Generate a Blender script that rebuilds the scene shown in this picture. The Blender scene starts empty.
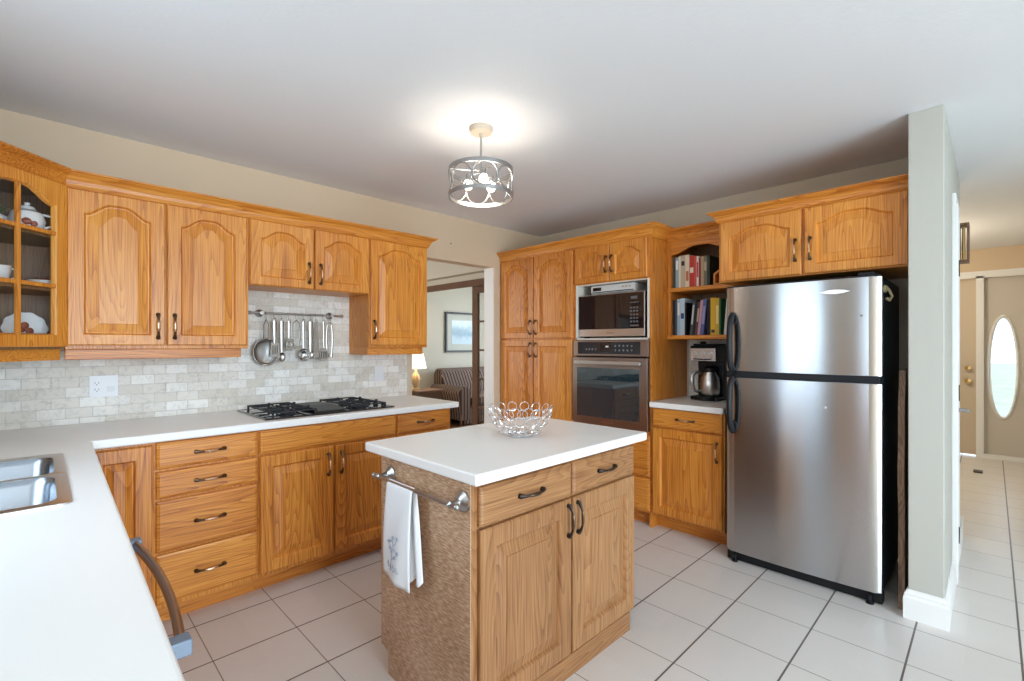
import bpy, math, random
from mathutils import Vector, Matrix
PI = math.pi
random.seed(7)
SC = bpy.context.scene
COL = SC.collection
# ------------------------------------------------------------------ camera
cd = bpy.data.cameras.new('camera'); cam = bpy.data.objects.new('camera', cd); COL.objects.link(cam)
cam.location = (0, 0, 1.321); cam.rotation_euler = (PI/2, 0, 0.791 - PI/2)
cd.sensor_width = 36; cd.lens = 474.4/1024*36; cd.shift_y = (344.66-340.5)/1024; cd.clip_start = .02
SC.camera = cam
# ------------------------------------------------------------------ world, exposure
vs = SC.view_settings; vs.view_transform = 'Standard'; vs.look = 'None'; vs.gamma = 1; vs.exposure = 0.25
try: vs.use_curve_mapping = False
except Exception: pass
SC.cycles.use_denoising = True
SC.cycles.max_bounces = 10; SC.cycles.diffuse_bounces = 6; SC.cycles.glossy_bounces = 5; SC.cycles.transmission_bounces = 6
SC.cycles.sample_clamp_indirect = 6
SC.cycles.caustics_reflective = False; SC.cycles.caustics_refractive = False
W = bpy.data.worlds.new('sky'); SC.world = W; W.use_nodes = True
wb = W.node_tree.nodes['Background']; wb.inputs[0].default_value = (.72, .86, 1, 1); wb.inputs[1].default_value = 2.5
def lamp(name, kind, loc, power, color, rot=(0,0,0), size=(1,1), r=.05):
    l = bpy.data.lights.new(name, kind); l.energy = power; l.color = color
    if kind == 'AREA': l.shape = 'RECTANGLE'; l.size, l.size_y = size
    else: l.shadow_soft_size = r
    o = bpy.data.objects.new(name, l); o.location = loc; o.rotation_euler = rot; COL.objects.link(o); return o
DAY = (.69, .85, 1.0)
lamp('window_daylight_sink', 'AREA', (-.56, 1.60, 1.55), 8.5, (.62, .81, 1), (0, -PI/2, 0), (.98, .78))
lamp('window_daylight_narrow', 'AREA', (-.56, .42, 1.5), 2.0, (.64, .82, 1), (0, -PI/2, 0), (1.2, .20))
lamp('window_daylight_patio', 'AREA', (.75, -3.22, 1.25), 155, DAY, (-PI/2, 0, PI), (2.3, 2.0))
lamp('window_daylight_living', 'AREA', (6.48, 5.6, 1.4), 26, (.9, .95, 1), (0, PI/2, 0), (1.5, 1.5))
lamp('unseen_light_dining', 'AREA', (.72, 5.2, 1.5), 30, (1, .95, .88), (0, -PI/2, 0), (1.5, 1.5))  # unseen area light in front of the solid dining wall, no window there
lamp('foyer_fill_light', 'POINT', (6.3, .85, 2.05), 34, (1, .84, .62), r=.12)  # added point light to brighten the foyer, no ceiling fixture is modelled
# ------------------------------------------------------------------ helpers
def S(r, g, b):
    f = lambda c: c/12.92 if c <= .04045 else ((c+.055)/1.055)**2.4
    return (f(r/255), f(g/255), f(b/255), 1)
class MB:
    def __init__(s): s.v = []; s.f = []; s.m = []; s.mi = 0
    def add(s, vs_, fs):
        b = len(s.v); s.v += [tuple(v) for v in vs_]
        for f in fs: s.f.append([b+i for i in f]); s.m.append(s.mi)
        return s
    def box(s, x0, x1, y0, y1, z0, z1):
        if x0 > x1: x0, x1 = x1, x0
        if y0 > y1: y0, y1 = y1, y0
        if z0 > z1: z0, z1 = z1, z0
        return s.add([(x0,y0,z0),(x1,y0,z0),(x1,y1,z0),(x0,y1,z0),(x0,y0,z1),(x1,y0,z1),(x1,y1,z1),(x0,y1,z1)],
                     [(0,3,2,1),(4,5,6,7),(0,1,5,4),(1,2,6,5),(2,3,7,6),(3,0,4,7)])
    def loops(s, L, cap0=True, cap1=True, closed=True):
        n = len(L[0]); vs_ = [p for l in L for p in l]; fs = []
        for k in range(len(L)-1):
            for i in range(n if closed else n-1):
                j = (i+1) % n; fs.append((k*n+i, k*n+j, (k+1)*n+j, (k+1)*n+i))
        if cap0: fs.append(tuple(reversed(range(n))))
        if cap1: fs.append(tuple((len(L)-1)*n+i for i in range(n)))
        return s.add(vs_, fs)
    def prism(s, pts, axis, a, b):
        mk = {'x': lambda p, t: (t, p[0], p[1]), 'y': lambda p, t: (p[0], t, p[1]), 'z': lambda p, t: (p[0], p[1], t)}[axis]
        return s.loops([[mk(p, a) for p in pts], [mk(p, b) for p in pts]])
    def lathe(s, prof, c=(0,0,0), n=24, axis='z', cap=True):
        L = []
        for r, h in prof:
            ring = []
            for i in range(n):
                a = 2*PI*i/n; u, w = max(r, 1e-5)*math.cos(a), max(r, 1e-5)*math.sin(a)
                p = {'z': (u, w, h), 'y': (u, h, w), 'x': (h, u, w)}[axis]
                ring.append((c[0]+p[0], c[1]+p[1], c[2]+p[2]))
            L.append(ring)
        return s.loops(L, cap, cap)
    def tube(s, P, r, n=8, closed=False, flat=1.0):
        P = [Vector(p) for p in P]; m = len(P); R = r if isinstance(r, (list, tuple)) else [r]*m
        L = []; prev = None
        for i in range(m):
            if closed: t = P[(i+1) % m]-P[i-1]
            else: t = P[min(i+1, m-1)]-P[max(i-1, 0)]
            t.normalize()
            if prev is None:
                a = Vector((0,0,1)) if abs(t.z) < .9 else Vector((1,0,0))
                u = t.cross(a).normalized()
            else:
                u = (prev-t*prev.dot(t)).normalized()
            prev = u; w = t.cross(u)
            L.append([tuple(P[i]+u*(R[i]*math.cos(2*PI*k/n))+w*(R[i]*flat*math.sin(2*PI*k/n))) for k in range(n)])
        if closed: L.append(L[0]); return s.loops(L, False, False)
        return s.loops(L)
    def ring(s, c, R, r, ax='z', n=28, k=8, start=0):
        pts = []
        for i in range(n):
            a = 2*PI*i/n; u, w = R*math.cos(a), R*math.sin(a)
            p = {'z': (u, w, 0), 'y': (u, 0, w), 'x': (0, u, w)}[ax]
            pts.append((c[0]+p[0], c[1]+p[1], c[2]+p[2]))
        return s.tube(pts, r, k, True)
    def ball(s, c, r, sc=(1,1,1), n=16):
        L = []
        for j in range(1, n//2):
            a = PI*j/(n//2)
            L.append([(c[0]+r*sc[0]*math.sin(a)*math.cos(2*PI*i/n), c[1]+r*sc[1]*math.sin(a)*math.sin(2*PI*i/n), c[2]-r*sc[2]*math.cos(a)) for i in range(n)])
        return s.loops(L)
    def xf(s, M, start=0):
        for i in range(start, len(s.v)): s.v[i] = tuple(M @ Vector(s.v[i]))
        return s
    def build(s, name, mat, parent=None, bevel=0, smooth=False, loc=None, rot=None, seg=2, **kw):
        me = bpy.data.meshes.new(name); me.from_pydata(s.v, [], s.f)
        mats = mat if isinstance(mat, (list, tuple)) else [mat]
        for m in mats: me.materials.append(m)
        for p, mi in zip(me.polygons, s.m): p.material_index = mi; p.use_smooth = bool(smooth)
        me.validate(); me.update()
        import bmesh
        bm = bmesh.new(); bm.from_mesh(me); bmesh.ops.recalc_face_normals(bm, faces=bm.faces); bm.to_mesh(me); bm.free()
        o = bpy.data.objects.new(name, me); COL.objects.link(o)
        if parent is not None: o.parent = parent
        if loc is not None: o.location = loc
        if rot is not None: o.rotation_euler = rot
        if bevel:
            b = o.modifiers.new('bevel', 'BEVEL'); b.width = bevel; b.segments = seg; b.limit_method = 'ANGLE'; b.angle_limit = .6
            b.harden_normals = False
        if smooth and smooth != 'all':
            sm = me
            for p in sm.polygons: p.use_smooth = True
            try: sm.set_sharp_from_angle(angle=.7 if smooth is True else float(smooth))
            except Exception: pass
        for k, v in kw.items(): o[k] = v
        return o
def thing(name, label, cat, loc=(0,0,0), rz=0, group=None):
    o = bpy.data.objects.new(name, None); COL.objects.link(o); o.empty_display_size = .1
    o.location = loc; o.rotation_euler = (0, 0, rz); o['label'] = label; o['category'] = cat
    if group: o['group'] = group
    return o
def tag(o, label, cat, group=None):
    o['label'] = label; o['category'] = cat
    if group: o['group'] = group
    return o
def struct(o): o['kind'] = 'structure'; return o
def copy_tree(o, parent=None):
    c = o.copy(); COL.objects.link(c)
    if parent is not None: c.parent = parent
    for ch in list(o.children): copy_tree(ch, c)
    return c
# ------------------------------------------------------------------ materials
def newmat(name):
    m = bpy.data.materials.new(name); m.use_nodes = True
    nt = m.node_tree; return m, nt, nt.nodes['Principled BSDF']
def plain(name, col, rough=.5, metal=0, spec=.5, emit=0, coat=0, trans=0, alpha=1, ior=1.45, noise=0, nscale=30):
    m, nt, b = newmat(name)
    b.inputs['Base Color'].default_value = col; b.inputs['Roughness'].default_value = rough; b.inputs['Metallic'].default_value = metal
    b.inputs['Specular IOR Level'].default_value = spec; b.inputs['Coat Weight'].default_value = coat; b.inputs['IOR'].default_value = ior
    b.inputs['Transmission Weight'].default_value = trans; b.inputs['Alpha'].default_value = alpha
    if emit: b.inputs['Emission Color'].default_value = col; b.inputs['Emission Strength'].default_value = emit
    tc = nt.nodes.new('ShaderNodeTexCoord'); nz = nt.nodes.new('ShaderNodeTexNoise'); nz.inputs['Scale'].default_value = nscale; nz.inputs['Detail'].default_value = 4
    nt.links.new(tc.outputs['Object'], nz.inputs['Vector'])
    if noise:
        mx = nt.nodes.new('ShaderNodeMixRGB'); mx.blend_type = 'MULTIPLY'; mx.inputs[0].default_value = 1; mx.inputs[1].default_value = col
        r = nt.nodes.new('ShaderNodeMapRange'); r.inputs['To Min'].default_value = 1-noise; r.inputs['To Max'].default_value = 1+noise*.4
        nt.links.new(nz.outputs['Fac'], r.inputs['Value']); nt.links.new(r.outputs[0], mx.inputs[2]); nt.links.new(mx.outputs[0], b.inputs['Base Color'])
    else:
        r = nt.nodes.new('ShaderNodeMapRange'); r.inputs['To Min'].default_value = max(0, rough-.03); r.inputs['To Max'].default_value = min(1, rough+.03)
        nt.links.new(nz.outputs['Fac'], r.inputs['Value']); nt.links.new(r.outputs[0], b.inputs['Roughness'])
    return m
def ramp(nt, stops):
    r = nt.nodes.new('ShaderNodeValToRGB'); e = r.color_ramp.elements
    while len(e) < len(stops): e.new(.5)
    for k, (p, c) in enumerate(stops): e[k].position = p; e[k].color = c
    return r
def oak(name, grain, light, mid, dark, rough=.40, fine=1.0, coat=.10, ysc=1.0):
    """oak with long grain along local axis `grain`, soft cathedral figure and fine pores"""
    m, nt, b = newmat(name); N = nt.nodes.new; K = nt.links.new
    tc = N('ShaderNodeTexCoord'); oi = N('ShaderNodeObjectInfo')
    off = N('ShaderNodeVectorMath'); off.operation = 'SCALE'; off.inputs[0].default_value = (7.3, 3.1, 5.7); K(oi.outputs['Random'], off.inputs['Scale'])
    ad = N('ShaderNodeVectorMath'); ad.operation = 'ADD'; K(tc.outputs['Object'], ad.inputs[0]); K(off.outputs[0], ad.inputs[1])
    def mapped(al, ac):
        mp = N('ShaderNodeMapping'); sc = {'x': (al, ac*ysc, ac), 'y': (ac, al, ac), 'z': (ac, ac*ysc, al)}[grain]; mp.inputs['Scale'].default_value = sc
        K(ad.outputs[0], mp.inputs['Vector']); return mp
    m1 = mapped(.55, 6.5); n1 = N('ShaderNodeTexNoise'); n1.inputs['Scale'].default_value = 1; n1.inputs['Detail'].default_value = 1.5; n1.inputs['Distortion'].default_value = .25; K(m1.outputs[0], n1.inputs['Vector'])
    mul = N('ShaderNodeMath'); mul.operation = 'MULTIPLY'; mul.inputs[1].default_value = 34*fine; K(n1.outputs['Fac'], mul.inputs[0])
    fr = N('ShaderNodeMath'); fr.operation = 'FRACT'; K(mul.outputs[0], fr.inputs[0])
    pw = N('ShaderNodeMath'); pw.operation = 'POWER'; pw.inputs[1].default_value = 2.2; K(fr.outputs[0], pw.inputs[0])
    m2 = mapped(4, 230*fine); n2 = N('ShaderNodeTexNoise'); n2.inputs['Scale'].default_value = 1; n2.inputs['Detail'].default_value = 2; K(m2.outputs[0], n2.inputs['Vector'])
    m3 = mapped(.35, 3.2); n3 = N('ShaderNodeTexNoise'); n3.inputs['Scale'].default_value = 1; n3.inputs['Detail'].default_value = 1; K(m3.outputs[0], n3.inputs['Vector'])
    a1 = N('ShaderNodeMath'); a1.operation = 'MULTIPLY_ADD'; a1.inputs[1].default_value = .17; K(pw.outputs[0], a1.inputs[0])
    a2 = N('ShaderNodeMath'); a2.operation = 'MULTIPLY_ADD'; a2.inputs[1].default_value = .62; K(n2.outputs['Fac'], a2.inputs[0]); 
    a3 = N('ShaderNodeMath'); a3.operation = 'MULTIPLY'; a3.inputs[1].default_value = .34; K(n3.outputs['Fac'], a3.inputs[0])
    K(a3.outputs[0], a2.inputs[2]); K(a2.outputs[0], a1.inputs[2])
    r = ramp(nt, [(.36, light), (.54, mid), (.76, dark)]); K(a1.outputs[0], r.inputs[0]); K(r.outputs[0], b.inputs['Base Color'])
    b.inputs['Roughness'].default_value = rough; b.inputs['Coat Weight'].default_value = coat; b.inputs['Coat Roughness'].default_value = .22
    bp = N('ShaderNodeBump'); bp.inputs['Strength'].default_value = .12; bp.inputs['Distance'].default_value = .002; K(n2.outputs['Fac'], bp.inputs['Height']); K(bp.outputs[0], b.inputs['Normal'])
    return m
oL, oM, oD = (.75, .325, .052, 1), (.60, .205, .024, 1), (.29, .072, .008, 1)
OAKV = oak('honey_oak_vertical_grain', 'z', oL, oM, oD); OAKH = oak('honey_oak_horizontal_grain', 'x', oL, oM, oD); OAKY = oak('honey_oak_lengthwise_grain', 'y', oL, oM, oD)
OAKDV = oak('honey_oak_door', 'z', oL, oM, oD, ysc=.12); OAKDH = oak('honey_oak_drawer', 'x', oL, oM, oD, ysc=.12)
tL, tM, tD = (.45, .235, .098, 1), (.345, .16, .060, 1), (.18, .072, .024, 1)
TANV = oak('tan_oak_vertical_grain', 'z', tL, tM, tD); TANH = oak('tan_oak_horizontal_grain', 'x', tL, tM, tD, ysc=.12); TANDV = oak('tan_oak_door', 'z', tL, tM, tD, ysc=.12)
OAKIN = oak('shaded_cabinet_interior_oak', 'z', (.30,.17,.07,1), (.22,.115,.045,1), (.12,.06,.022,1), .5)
def veneer():
    m, nt, b = newmat('flecked_oak_veneer'); N = nt.nodes.new; K = nt.links.new
    tc = N('ShaderNodeTexCoord')
    mp = N('ShaderNodeMapping'); mp.inputs['Scale'].default_value = (1, 34, 210); K(tc.outputs['Object'], mp.inputs[0])
    n = N('ShaderNodeTexNoise'); n.inputs['Scale'].default_value = 1; n.inputs['Detail'].default_value = 3; K(mp.outputs[0], n.inputs[0])
    n2 = N('ShaderNodeTexNoise'); n2.inputs['Scale'].default_value = 5; n2.inputs['Detail'].default_value = 3; K(tc.outputs['Object'], n2.inputs[0])
    a = N('ShaderNodeMath'); a.operation = 'MULTIPLY_ADD'; a.inputs[1].default_value = .75; K(n.outputs['Fac'], a.inputs[0])
    a3 = N('ShaderNodeMath'); a3.operation = 'MULTIPLY'; a3.inputs[1].default_value = .25; K(n2.outputs['Fac'], a3.inputs[0]); K(a3.outputs[0], a.inputs[2])
    r = ramp(nt, [(.34, (.30,.165,.085,1)), (.5, (.50,.31,.185,1)), (.66, (.70,.52,.38,1))]); K(a.outputs[0], r.inputs[0]); K(r.outputs[0], b.inputs['Base Color'])
    b.inputs['Roughness'].default_value = .45; return m
VENEER = veneer()
def paint(name, col, rough=.6, bump=.05, sc=180):
    m, nt, b = newmat(name); N = nt.nodes.new; K = nt.links.new
    b.inputs['Base Color'].default_value = col; b.inputs['Roughness'].default_value = rough
    tc = N('ShaderNodeTexCoord'); n = N('ShaderNodeTexNoise'); n.inputs['Scale'].default_value = sc; K(tc.outputs['Object'], n.inputs[0])
    bp = N('ShaderNodeBump'); bp.inputs['Strength'].default_value = bump; bp.inputs['Distance'].default_value = .003; K(n.outputs['Fac'], bp.inputs['Height']); K(bp.outputs[0], b.inputs['Normal'])
    return m
WALL = paint('beige_wall_paint', (.68, .53, .37, 1)); WALLG = paint('greige_wall_paint', (.49, .485, .435, 1)); WALLB = paint('warm_greige_wall_paint', (.64, .57, .455, 1)); CEIL = paint('white_ceiling_paint', (.82, .84, .87, 1), .7, .25, 60)
TRIM = plain('white_trim_paint', (.84, .84, .83, 1), .35); CREAM = paint('cream_wall_paint', (.66, .64, .56, 1))
def tile_floor():
    m, nt, b = newmat('square_floor_tile'); N = nt.nodes.new; K = nt.links.new
    g = N('ShaderNodeNewGeometry'); sp = N('ShaderNodeSeparateXYZ'); K(g.outputs['Position'], sp.inputs[0])
    def line(axis, o0, w):
        a = N('ShaderNodeMath'); a.operation = 'SUBTRACT'; K(sp.outputs[axis], a.inputs[0]); a.inputs[1].default_value = o0 - .339/2 - 33.9
        d = N('ShaderNodeMath'); d.operation = 'DIVIDE'; K(a.outputs[0], d.inputs[0]); d.inputs[1].default_value = .339
        f = N('ShaderNodeMath'); f.operation = 'FRACT'; K(d.outputs[0], f.inputs[0])
        s = N('ShaderNodeMath'); s.operation = 'SUBTRACT'; K(f.outputs[0], s.inputs[0]); s.inputs[1].default_value = .5
        ab = N('ShaderNodeMath'); ab.operation = 'ABSOLUTE'; K(s.outputs[0], ab.inputs[0])
        lt = N('ShaderNodeMath'); lt.operation = 'LESS_THAN'; K(ab.outputs[0], lt.inputs[0]); lt.inputs[1].default_value = w/2/.339
        fl = N('ShaderNodeMath'); fl.operation = 'FLOOR'; K(d.outputs[0], fl.inputs[0])
        return lt, fl
    lx, fx = line('X', 2.536+.003, .0045); ly, fy = line('Y', 1.268, .0075)
    cb = N('ShaderNodeCombineXYZ'); K(fx.outputs[0], cb.inputs[0]); K(fy.outputs[0], cb.inputs[1])
    wn = N('ShaderNodeTexWhiteNoise'); wn.noise_dimensions = '2D'; K(cb.outputs[0], wn.inputs['Vector'])
    nz = N('ShaderNodeTexNoise'); nz.inputs['Scale'].default_value = 160; nz.inputs['Detail'].default_value = 3; K(g.outputs['Position'], nz.inputs[0])
    v = N('ShaderNodeMath'); v.operation = 'MULTIPLY_ADD'; v.inputs[1].default_value = .05; v.inputs[2].default_value = .93; K(wn.outputs['Value'], v.inputs[0])
    v2 = N('ShaderNodeMath'); v2.operation = 'MULTIPLY_ADD'; v2.inputs[1].default_value = .12; K(nz.outputs['Fac'], v2.inputs[0]); K(v.outputs[0], v2.inputs[2])
    c = N('ShaderNodeMixRGB'); c.blend_type = 'MULTIPLY'; c.inputs[0].default_value = 1; c.inputs[1].default_value = (.70, .665, .63, 1); K(v2.outputs[0], c.inputs[2])
    m1 = N('ShaderNodeMixRGB'); m1.inputs[2].default_value = (.26, .22, .19, 1); K(lx.outputs[0], m1.inputs[0]); K(c.outputs[0], m1.inputs[1])
    m2 = N('ShaderNodeMixRGB'); m2.inputs[2].default_value = (.12, .10, .09, 1); K(ly.outputs[0], m2.inputs[0]); K(m1.outputs[0], m2.inputs[1])
    K(m2.outputs[0], b.inputs['Base Color']); b.inputs['Roughness'].default_value = .34; b.inputs['Specular IOR Level'].default_value = .5
    return m
TILE = tile_floor()
def splash():
    m, nt, b = newmat('tumbled_marble_brick_tile'); N = nt.nodes.new; K = nt.links.new
    g = N('ShaderNodeNewGeometry'); sp = N('ShaderNodeSeparateXYZ'); K(g.outputs['Position'], sp.inputs[0])
    ad = N('ShaderNodeMath'); K(sp.outputs['X'], ad.inputs[0]); K(sp.outputs['Y'], ad.inputs[1])
    cb = N('ShaderNodeCombineXYZ'); K(ad.outputs[0], cb.inputs[0]); K(sp.outputs['Z'], cb.inputs[1])
    br = N('ShaderNodeTexBrick'); br.inputs['Scale'].default_value = 1; br.inputs['Brick Width'].default_value = .104; br.inputs['Row Height'].default_value = .0525
    br.inputs['Mortar Size'].default_value = .0022; br.inputs['Mortar Smooth'].default_value = .4; br.inputs['Bias'].default_value = -.1
    br.inputs['Color1'].default_value = (.90, .88, .83, 1); br.inputs['Color2'].default_value = (.66, .60, .51, 1); br.inputs['Mortar'].default_value = (.64, .60, .54, 1)
    K(cb.outputs[0], br.inputs['Vector'])
    nz = N('ShaderNodeTexNoise'); nz.inputs['Scale'].default_value = 28; nz.inputs['Detail'].default_value = 6; nz.inputs['Roughness'].default_value = .65; nz.inputs['Distortion'].default_value = 1.2; K(g.outputs['Position'], nz.inputs[0])
    rr = ramp(nt, [(.3, (.78, .77, .76, 1)), (.5, (1, 1, 1, 1)), (.75, (1.05, 1.03, 1, 1))]); K(nz.outputs['Fac'], rr.inputs[0])
    mx = N('ShaderNodeMixRGB'); mx.blend_type = 'MULTIPLY'; mx.inputs[0].default_value = 1; K(br.outputs['Color'], mx.inputs[1]); K(rr.outputs[0], mx.inputs[2])
    K(mx.outputs[0], b.inputs['Base Color']); b.inputs['Roughness'].default_value = .5
    bp = N('ShaderNodeBump'); bp.inputs['Strength'].default_value = .5; bp.inputs['Distance'].default_value = .002; bp.invert = True; K(br.outputs['Fac'], bp.inputs['Height']); K(bp.outputs[0], b.inputs['Normal'])
    return m
SPLASH = splash()
COUNTER = plain('white_solid_surface', (.87, .865, .84, 1), .28, noise=.04, nscale=400)
def steel(name, col, rough, aniso=.0, band=0, axis=2):
    m, nt, b = newmat(name); N = nt.nodes.new; K = nt.links.new
    b.inputs['Base Color'].default_value = col; b.inputs['Metallic'].default_value = 1; b.inputs['Roughness'].default_value = rough
    tc = N('ShaderNodeTexCoord'); mp = N('ShaderNodeMapping'); s = [3, 3, 3]; s[axis] = 500; mp.inputs['Scale'].default_value = s; K(tc.outputs['Object'], mp.inputs[0])
    n = N('ShaderNodeTexNoise'); n.inputs['Scale'].default_value = 1; K(mp.outputs[0], n.inputs[0])
    r = N('ShaderNodeMapRange'); r.inputs['To Min'].default_value = rough*.97; r.inputs['To Max'].default_value = rough*1.03; K(n.outputs['Fac'], r.inputs['Value']); K(r.outputs[0], b.inputs['Roughness'])
    if aniso:
        b.inputs['Anisotropic'].default_value = aniso; b.inputs['Anisotropic Rotation'].default_value = .25
        tg = N('ShaderNodeTangent'); tg.direction_type = 'RADIAL'; tg.axis = 'Z'; K(tg.outputs[0], b.inputs['Tangent'])
    return m
STEEL = steel('brushed_stainless_steel', (.50, .505, .515, 1), .225, .94)
STEELH = steel('satin_stainless_steel', (.62, .61, .59, 1), .30)
CHROME = plain('polished_chrome', (.82, .82, .83, 1), .12, 1); NICKEL = plain('satin_nickel', (.46, .455, .45, 1), .30, 1); UT = plain('utensil_steel', (.40, .38, .36, 1), .24, 1)
DKSTEEL = steel('dark_bronze_stainless', (.36, .30, .27, 1), .30)
BRONZE = plain('antique_bronze', (.13, .09, .06, 1), .32, 1); COPPER = plain('rubbed_copper', (.62, .40, .26, 1), .28, 1); DARKPULL = plain('dark_iron_pull', (.045, .035, .03, 1), .35, .8)
BLACK = plain('black_plastic', (.008, .009, .011, 1), .38, spec=.35); BLKGLASS = plain('black_glass', (.006, .007, .010, 1), .04, coat=.6); IRON = plain('black_cast_iron', (.02, .021, .024, 1), .55)
FRSIDE = plain('dark_navy_textured_fridge_side', (.03, .05, .07, 1), .45)
WHITEPL = plain('white_plastic', (.82, .83, .84, 1), .35); DARKHOLE = plain('dark_slot', (.02, .02, .02, 1), .6); GOLD = plain('polished_brass', (.75, .52, .22, 1), .2, 1)
GLASS = plain('clear_glass', (1, 1, 1, 1), .02, trans=1, ior=1.45)
def thin_glass(name, tint=(1,1,1,1), f=.1):
    m, nt, b = newmat(name); N = nt.nodes.new; K = nt.links.new
    t = N('ShaderNodeBsdfTransparent'); t.inputs[0].default_value = tint; g = N('ShaderNodeBsdfGlossy'); g.inputs['Roughness'].default_value = .03
    lw = N('ShaderNodeLayerWeight'); lw.inputs[0].default_value = .5; pw = N('ShaderNodeMath'); pw.operation = 'POWER'; pw.inputs[1].default_value = 4; K(lw.outputs['Facing'], pw.inputs[0]); fr = N('ShaderNodeMath'); fr.operation = 'MULTIPLY_ADD'; fr.inputs[1].default_value = .5; fr.inputs[2].default_value = .03; K(pw.outputs[0], fr.inputs[0]); mx = N('ShaderNodeMixShader'); K(fr.outputs[0], mx.inputs[0]); K(t.outputs[0], mx.inputs[1]); K(g.outputs[0], mx.inputs[2])
    K(mx.outputs[0], nt.nodes['Material Output'].inputs[0]); return m
PANE = thin_glass('window_pane_glass'); BROWNW = oak('dark_walnut_paint', 'z', (.20,.105,.06,1), (.15,.075,.042,1), (.09,.045,.025,1), .4)
BULB = plain('lit_bulb', (1, .86, .66, 1), .4, emit=10)
CERAM = plain('white_ceramic', (.82, .82, .80, 1), .2, coat=.4)
# ------------------------------------------------------------------ setting
YA, XB, H, XL, YR = 3.307, 3.68, 2.44, -.54, -3.2
def sbox(name, mat, *b, bevel=0): return struct(MB().box(*b).build(name, mat, bevel=bevel))
sbox('floor', TILE, -.66, 8.1, -3.32, 3.43, -.1, 0)
WOODFL = oak('brown_hardwood_floor', 'y', (.30,.15,.07,1), (.22,.10,.045,1), (.13,.055,.025,1), .3)
sbox('floor_living', WOODFL, .5, 6.6, 3.431, 7.12, -.1, 0)
sbox('ceiling', CEIL, -.66, 8.1, -3.32, 7.12, H, H+.1)
# wall A with doorway (x 2.12 .. 3.0, height 2.05)
m = MB(); m.box(-.66, 2.12, YA, 3.43, 0, H); m.box(3.03, 3.80, YA, 3.43, 0, H); m.box(2.12, 3.03, YA, 3.43, 2.05, H); struct(m.build('wall_back', WALL))
struct(MB().box(3.018, 3.03, YA-.001, 3.432, 0, 2.049).build('trim_doorway', TRIM))
m = MB(); m.box(XB, 3.80, .285, YA, 0, H); struct(m.build('wall_right', WALLB))
m = MB(); m.box(2.98, 4.5, .155, .285, 0, H); struct(m.build('wall_partition', WALLG, bevel=.004))
def base_profile(h=.14, t=.018): return [(0,0),(t,0),(t,h*.72),(t*.72,h*.80),(t*.8,h*.86),(t*.35,h*.93),(t*.3,h),(0,h)]
def sweep(mb, path, prof, flip=1):
    """sweep (offset, z) profile along xy path, offset to the right of travel, mitred corners"""
    P = [Vector(p) for p in path]; L = []
    for i, p in enumerate(P):
        d0 = (P[i]-P[i-1]).normalized() if i else None; d1 = (P[i+1]-P[i]).normalized() if i < len(P)-1 else None
        n0 = Vector((d0.y, -d0.x)) if d0 else None; n1 = Vector((d1.y, -d1.x)) if d1 else None
        if n0 is None: n = n1
        elif n1 is None: n = n0
        else: n = (n0+n1).normalized(); n = n/max(.3, n.dot(n0))
        L.append([(p.x+n.x*o, p.y+n.y*o, z) for o, z in prof])
    mb.loops(L); return mb
struct(sweep(MB(), [(3.0,.285),(2.98,.285),(2.98,.155),(3.57,.155)], base_profile()).build('baseboard_partition', TRIM, bevel=.001))
struct(MB().box(4.02, 4.5, .137, .155, 0, .14).build('baseboard_hall', TRIM))
# hall door casing on the partition side with the closed edge of a white door
m = MB(); m.box(3.58, 3.66, .130, .155, 0, 2.10); m.box(3.94, 4.02, .138, .155, 0, 2.10); m.box(3.58, 4.02, .138, .155, 2.10, 2.16); struct(m.build('trim_hall_door_casing', TRIM, bevel=.003))
d = MB().box(3.662, 3.938, .145, .153, .01, 2.097).build('door_hall', TRIM, bevel=.002); struct(d)
MB().lathe([(.012,0),(.012,-.05)], (3.90, .145, .93), 12, 'y').box(3.80, 3.91, .088, .098, .922, .938).build('door_lever', NICKEL, d)
for z in (.25, 1.05, 1.75): MB().box(3.655, 3.672, .126, .139, z-.045, z+.045).build('hinge', DARKPULL, d)
# left wall with window above the sink, rear wall with patio door
m = MB(); x0, x1 = XL-.12, XL
m.box(x0, x1, YR, .30, 0, H); m.box(x0, x1, .30, .54, 0, .85); m.box(x0, x1, .30, .54, 2.12, H); m.box(x0, x1, .54, 1.18, 0, H); m.box(x0, x1, 2.02, YA, 0, H); m.box(x0, x1, 1.18, 2.02, 0, 1.02); m.box(x0, x1, 1.18, 2.02, 2.07, H); struct(m.build('wall_left', WALL))
def side_window(name, y0, y1, z0, z1, bar):
    m = MB(); m.box(x1, x1+.02, y0-.07, y0, z0-.07, z1+.07); m.box(x1, x1+.02, y1, y1+.07, z0-.07, z1+.07); m.box(x1, x1+.02, y0, y1, z1, z1+.07); m.box(x1, x1+.03, y0-.08, y1+.08, z0-.05, z0)
    for a in (y0, y1-.035): m.box(x0+.05, x0+.09, a, a+.035, z0, z1)
    for a in (z0, z1-.035): m.box(x0+.05, x0+.09, y0+.035, y1-.035, a, a+.035)
    w = struct(m.build(name, TRIM)); MB().box(x0+.066, x0+.072, y0+.035, y1-.035, z0+.035, z1-.035).build('pane', PANE, w)
side_window('window_1', 1.18, 2.02, 1.02, 2.07, True); side_window('window_3', .30, .54, .85, 2.12, False)
m = MB(); m.box(-.66, -.4, YR-.12, YR, 0, H); m.box(1.9, 8.1, YR-.12, YR, 0, H); m.box(-.4, 1.9, YR-.12, YR, 2.3, H); m.box(-.4, 1.9, YR-.12, YR, 0, .08); struct(m.build('wall_rear', WALL))
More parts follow.
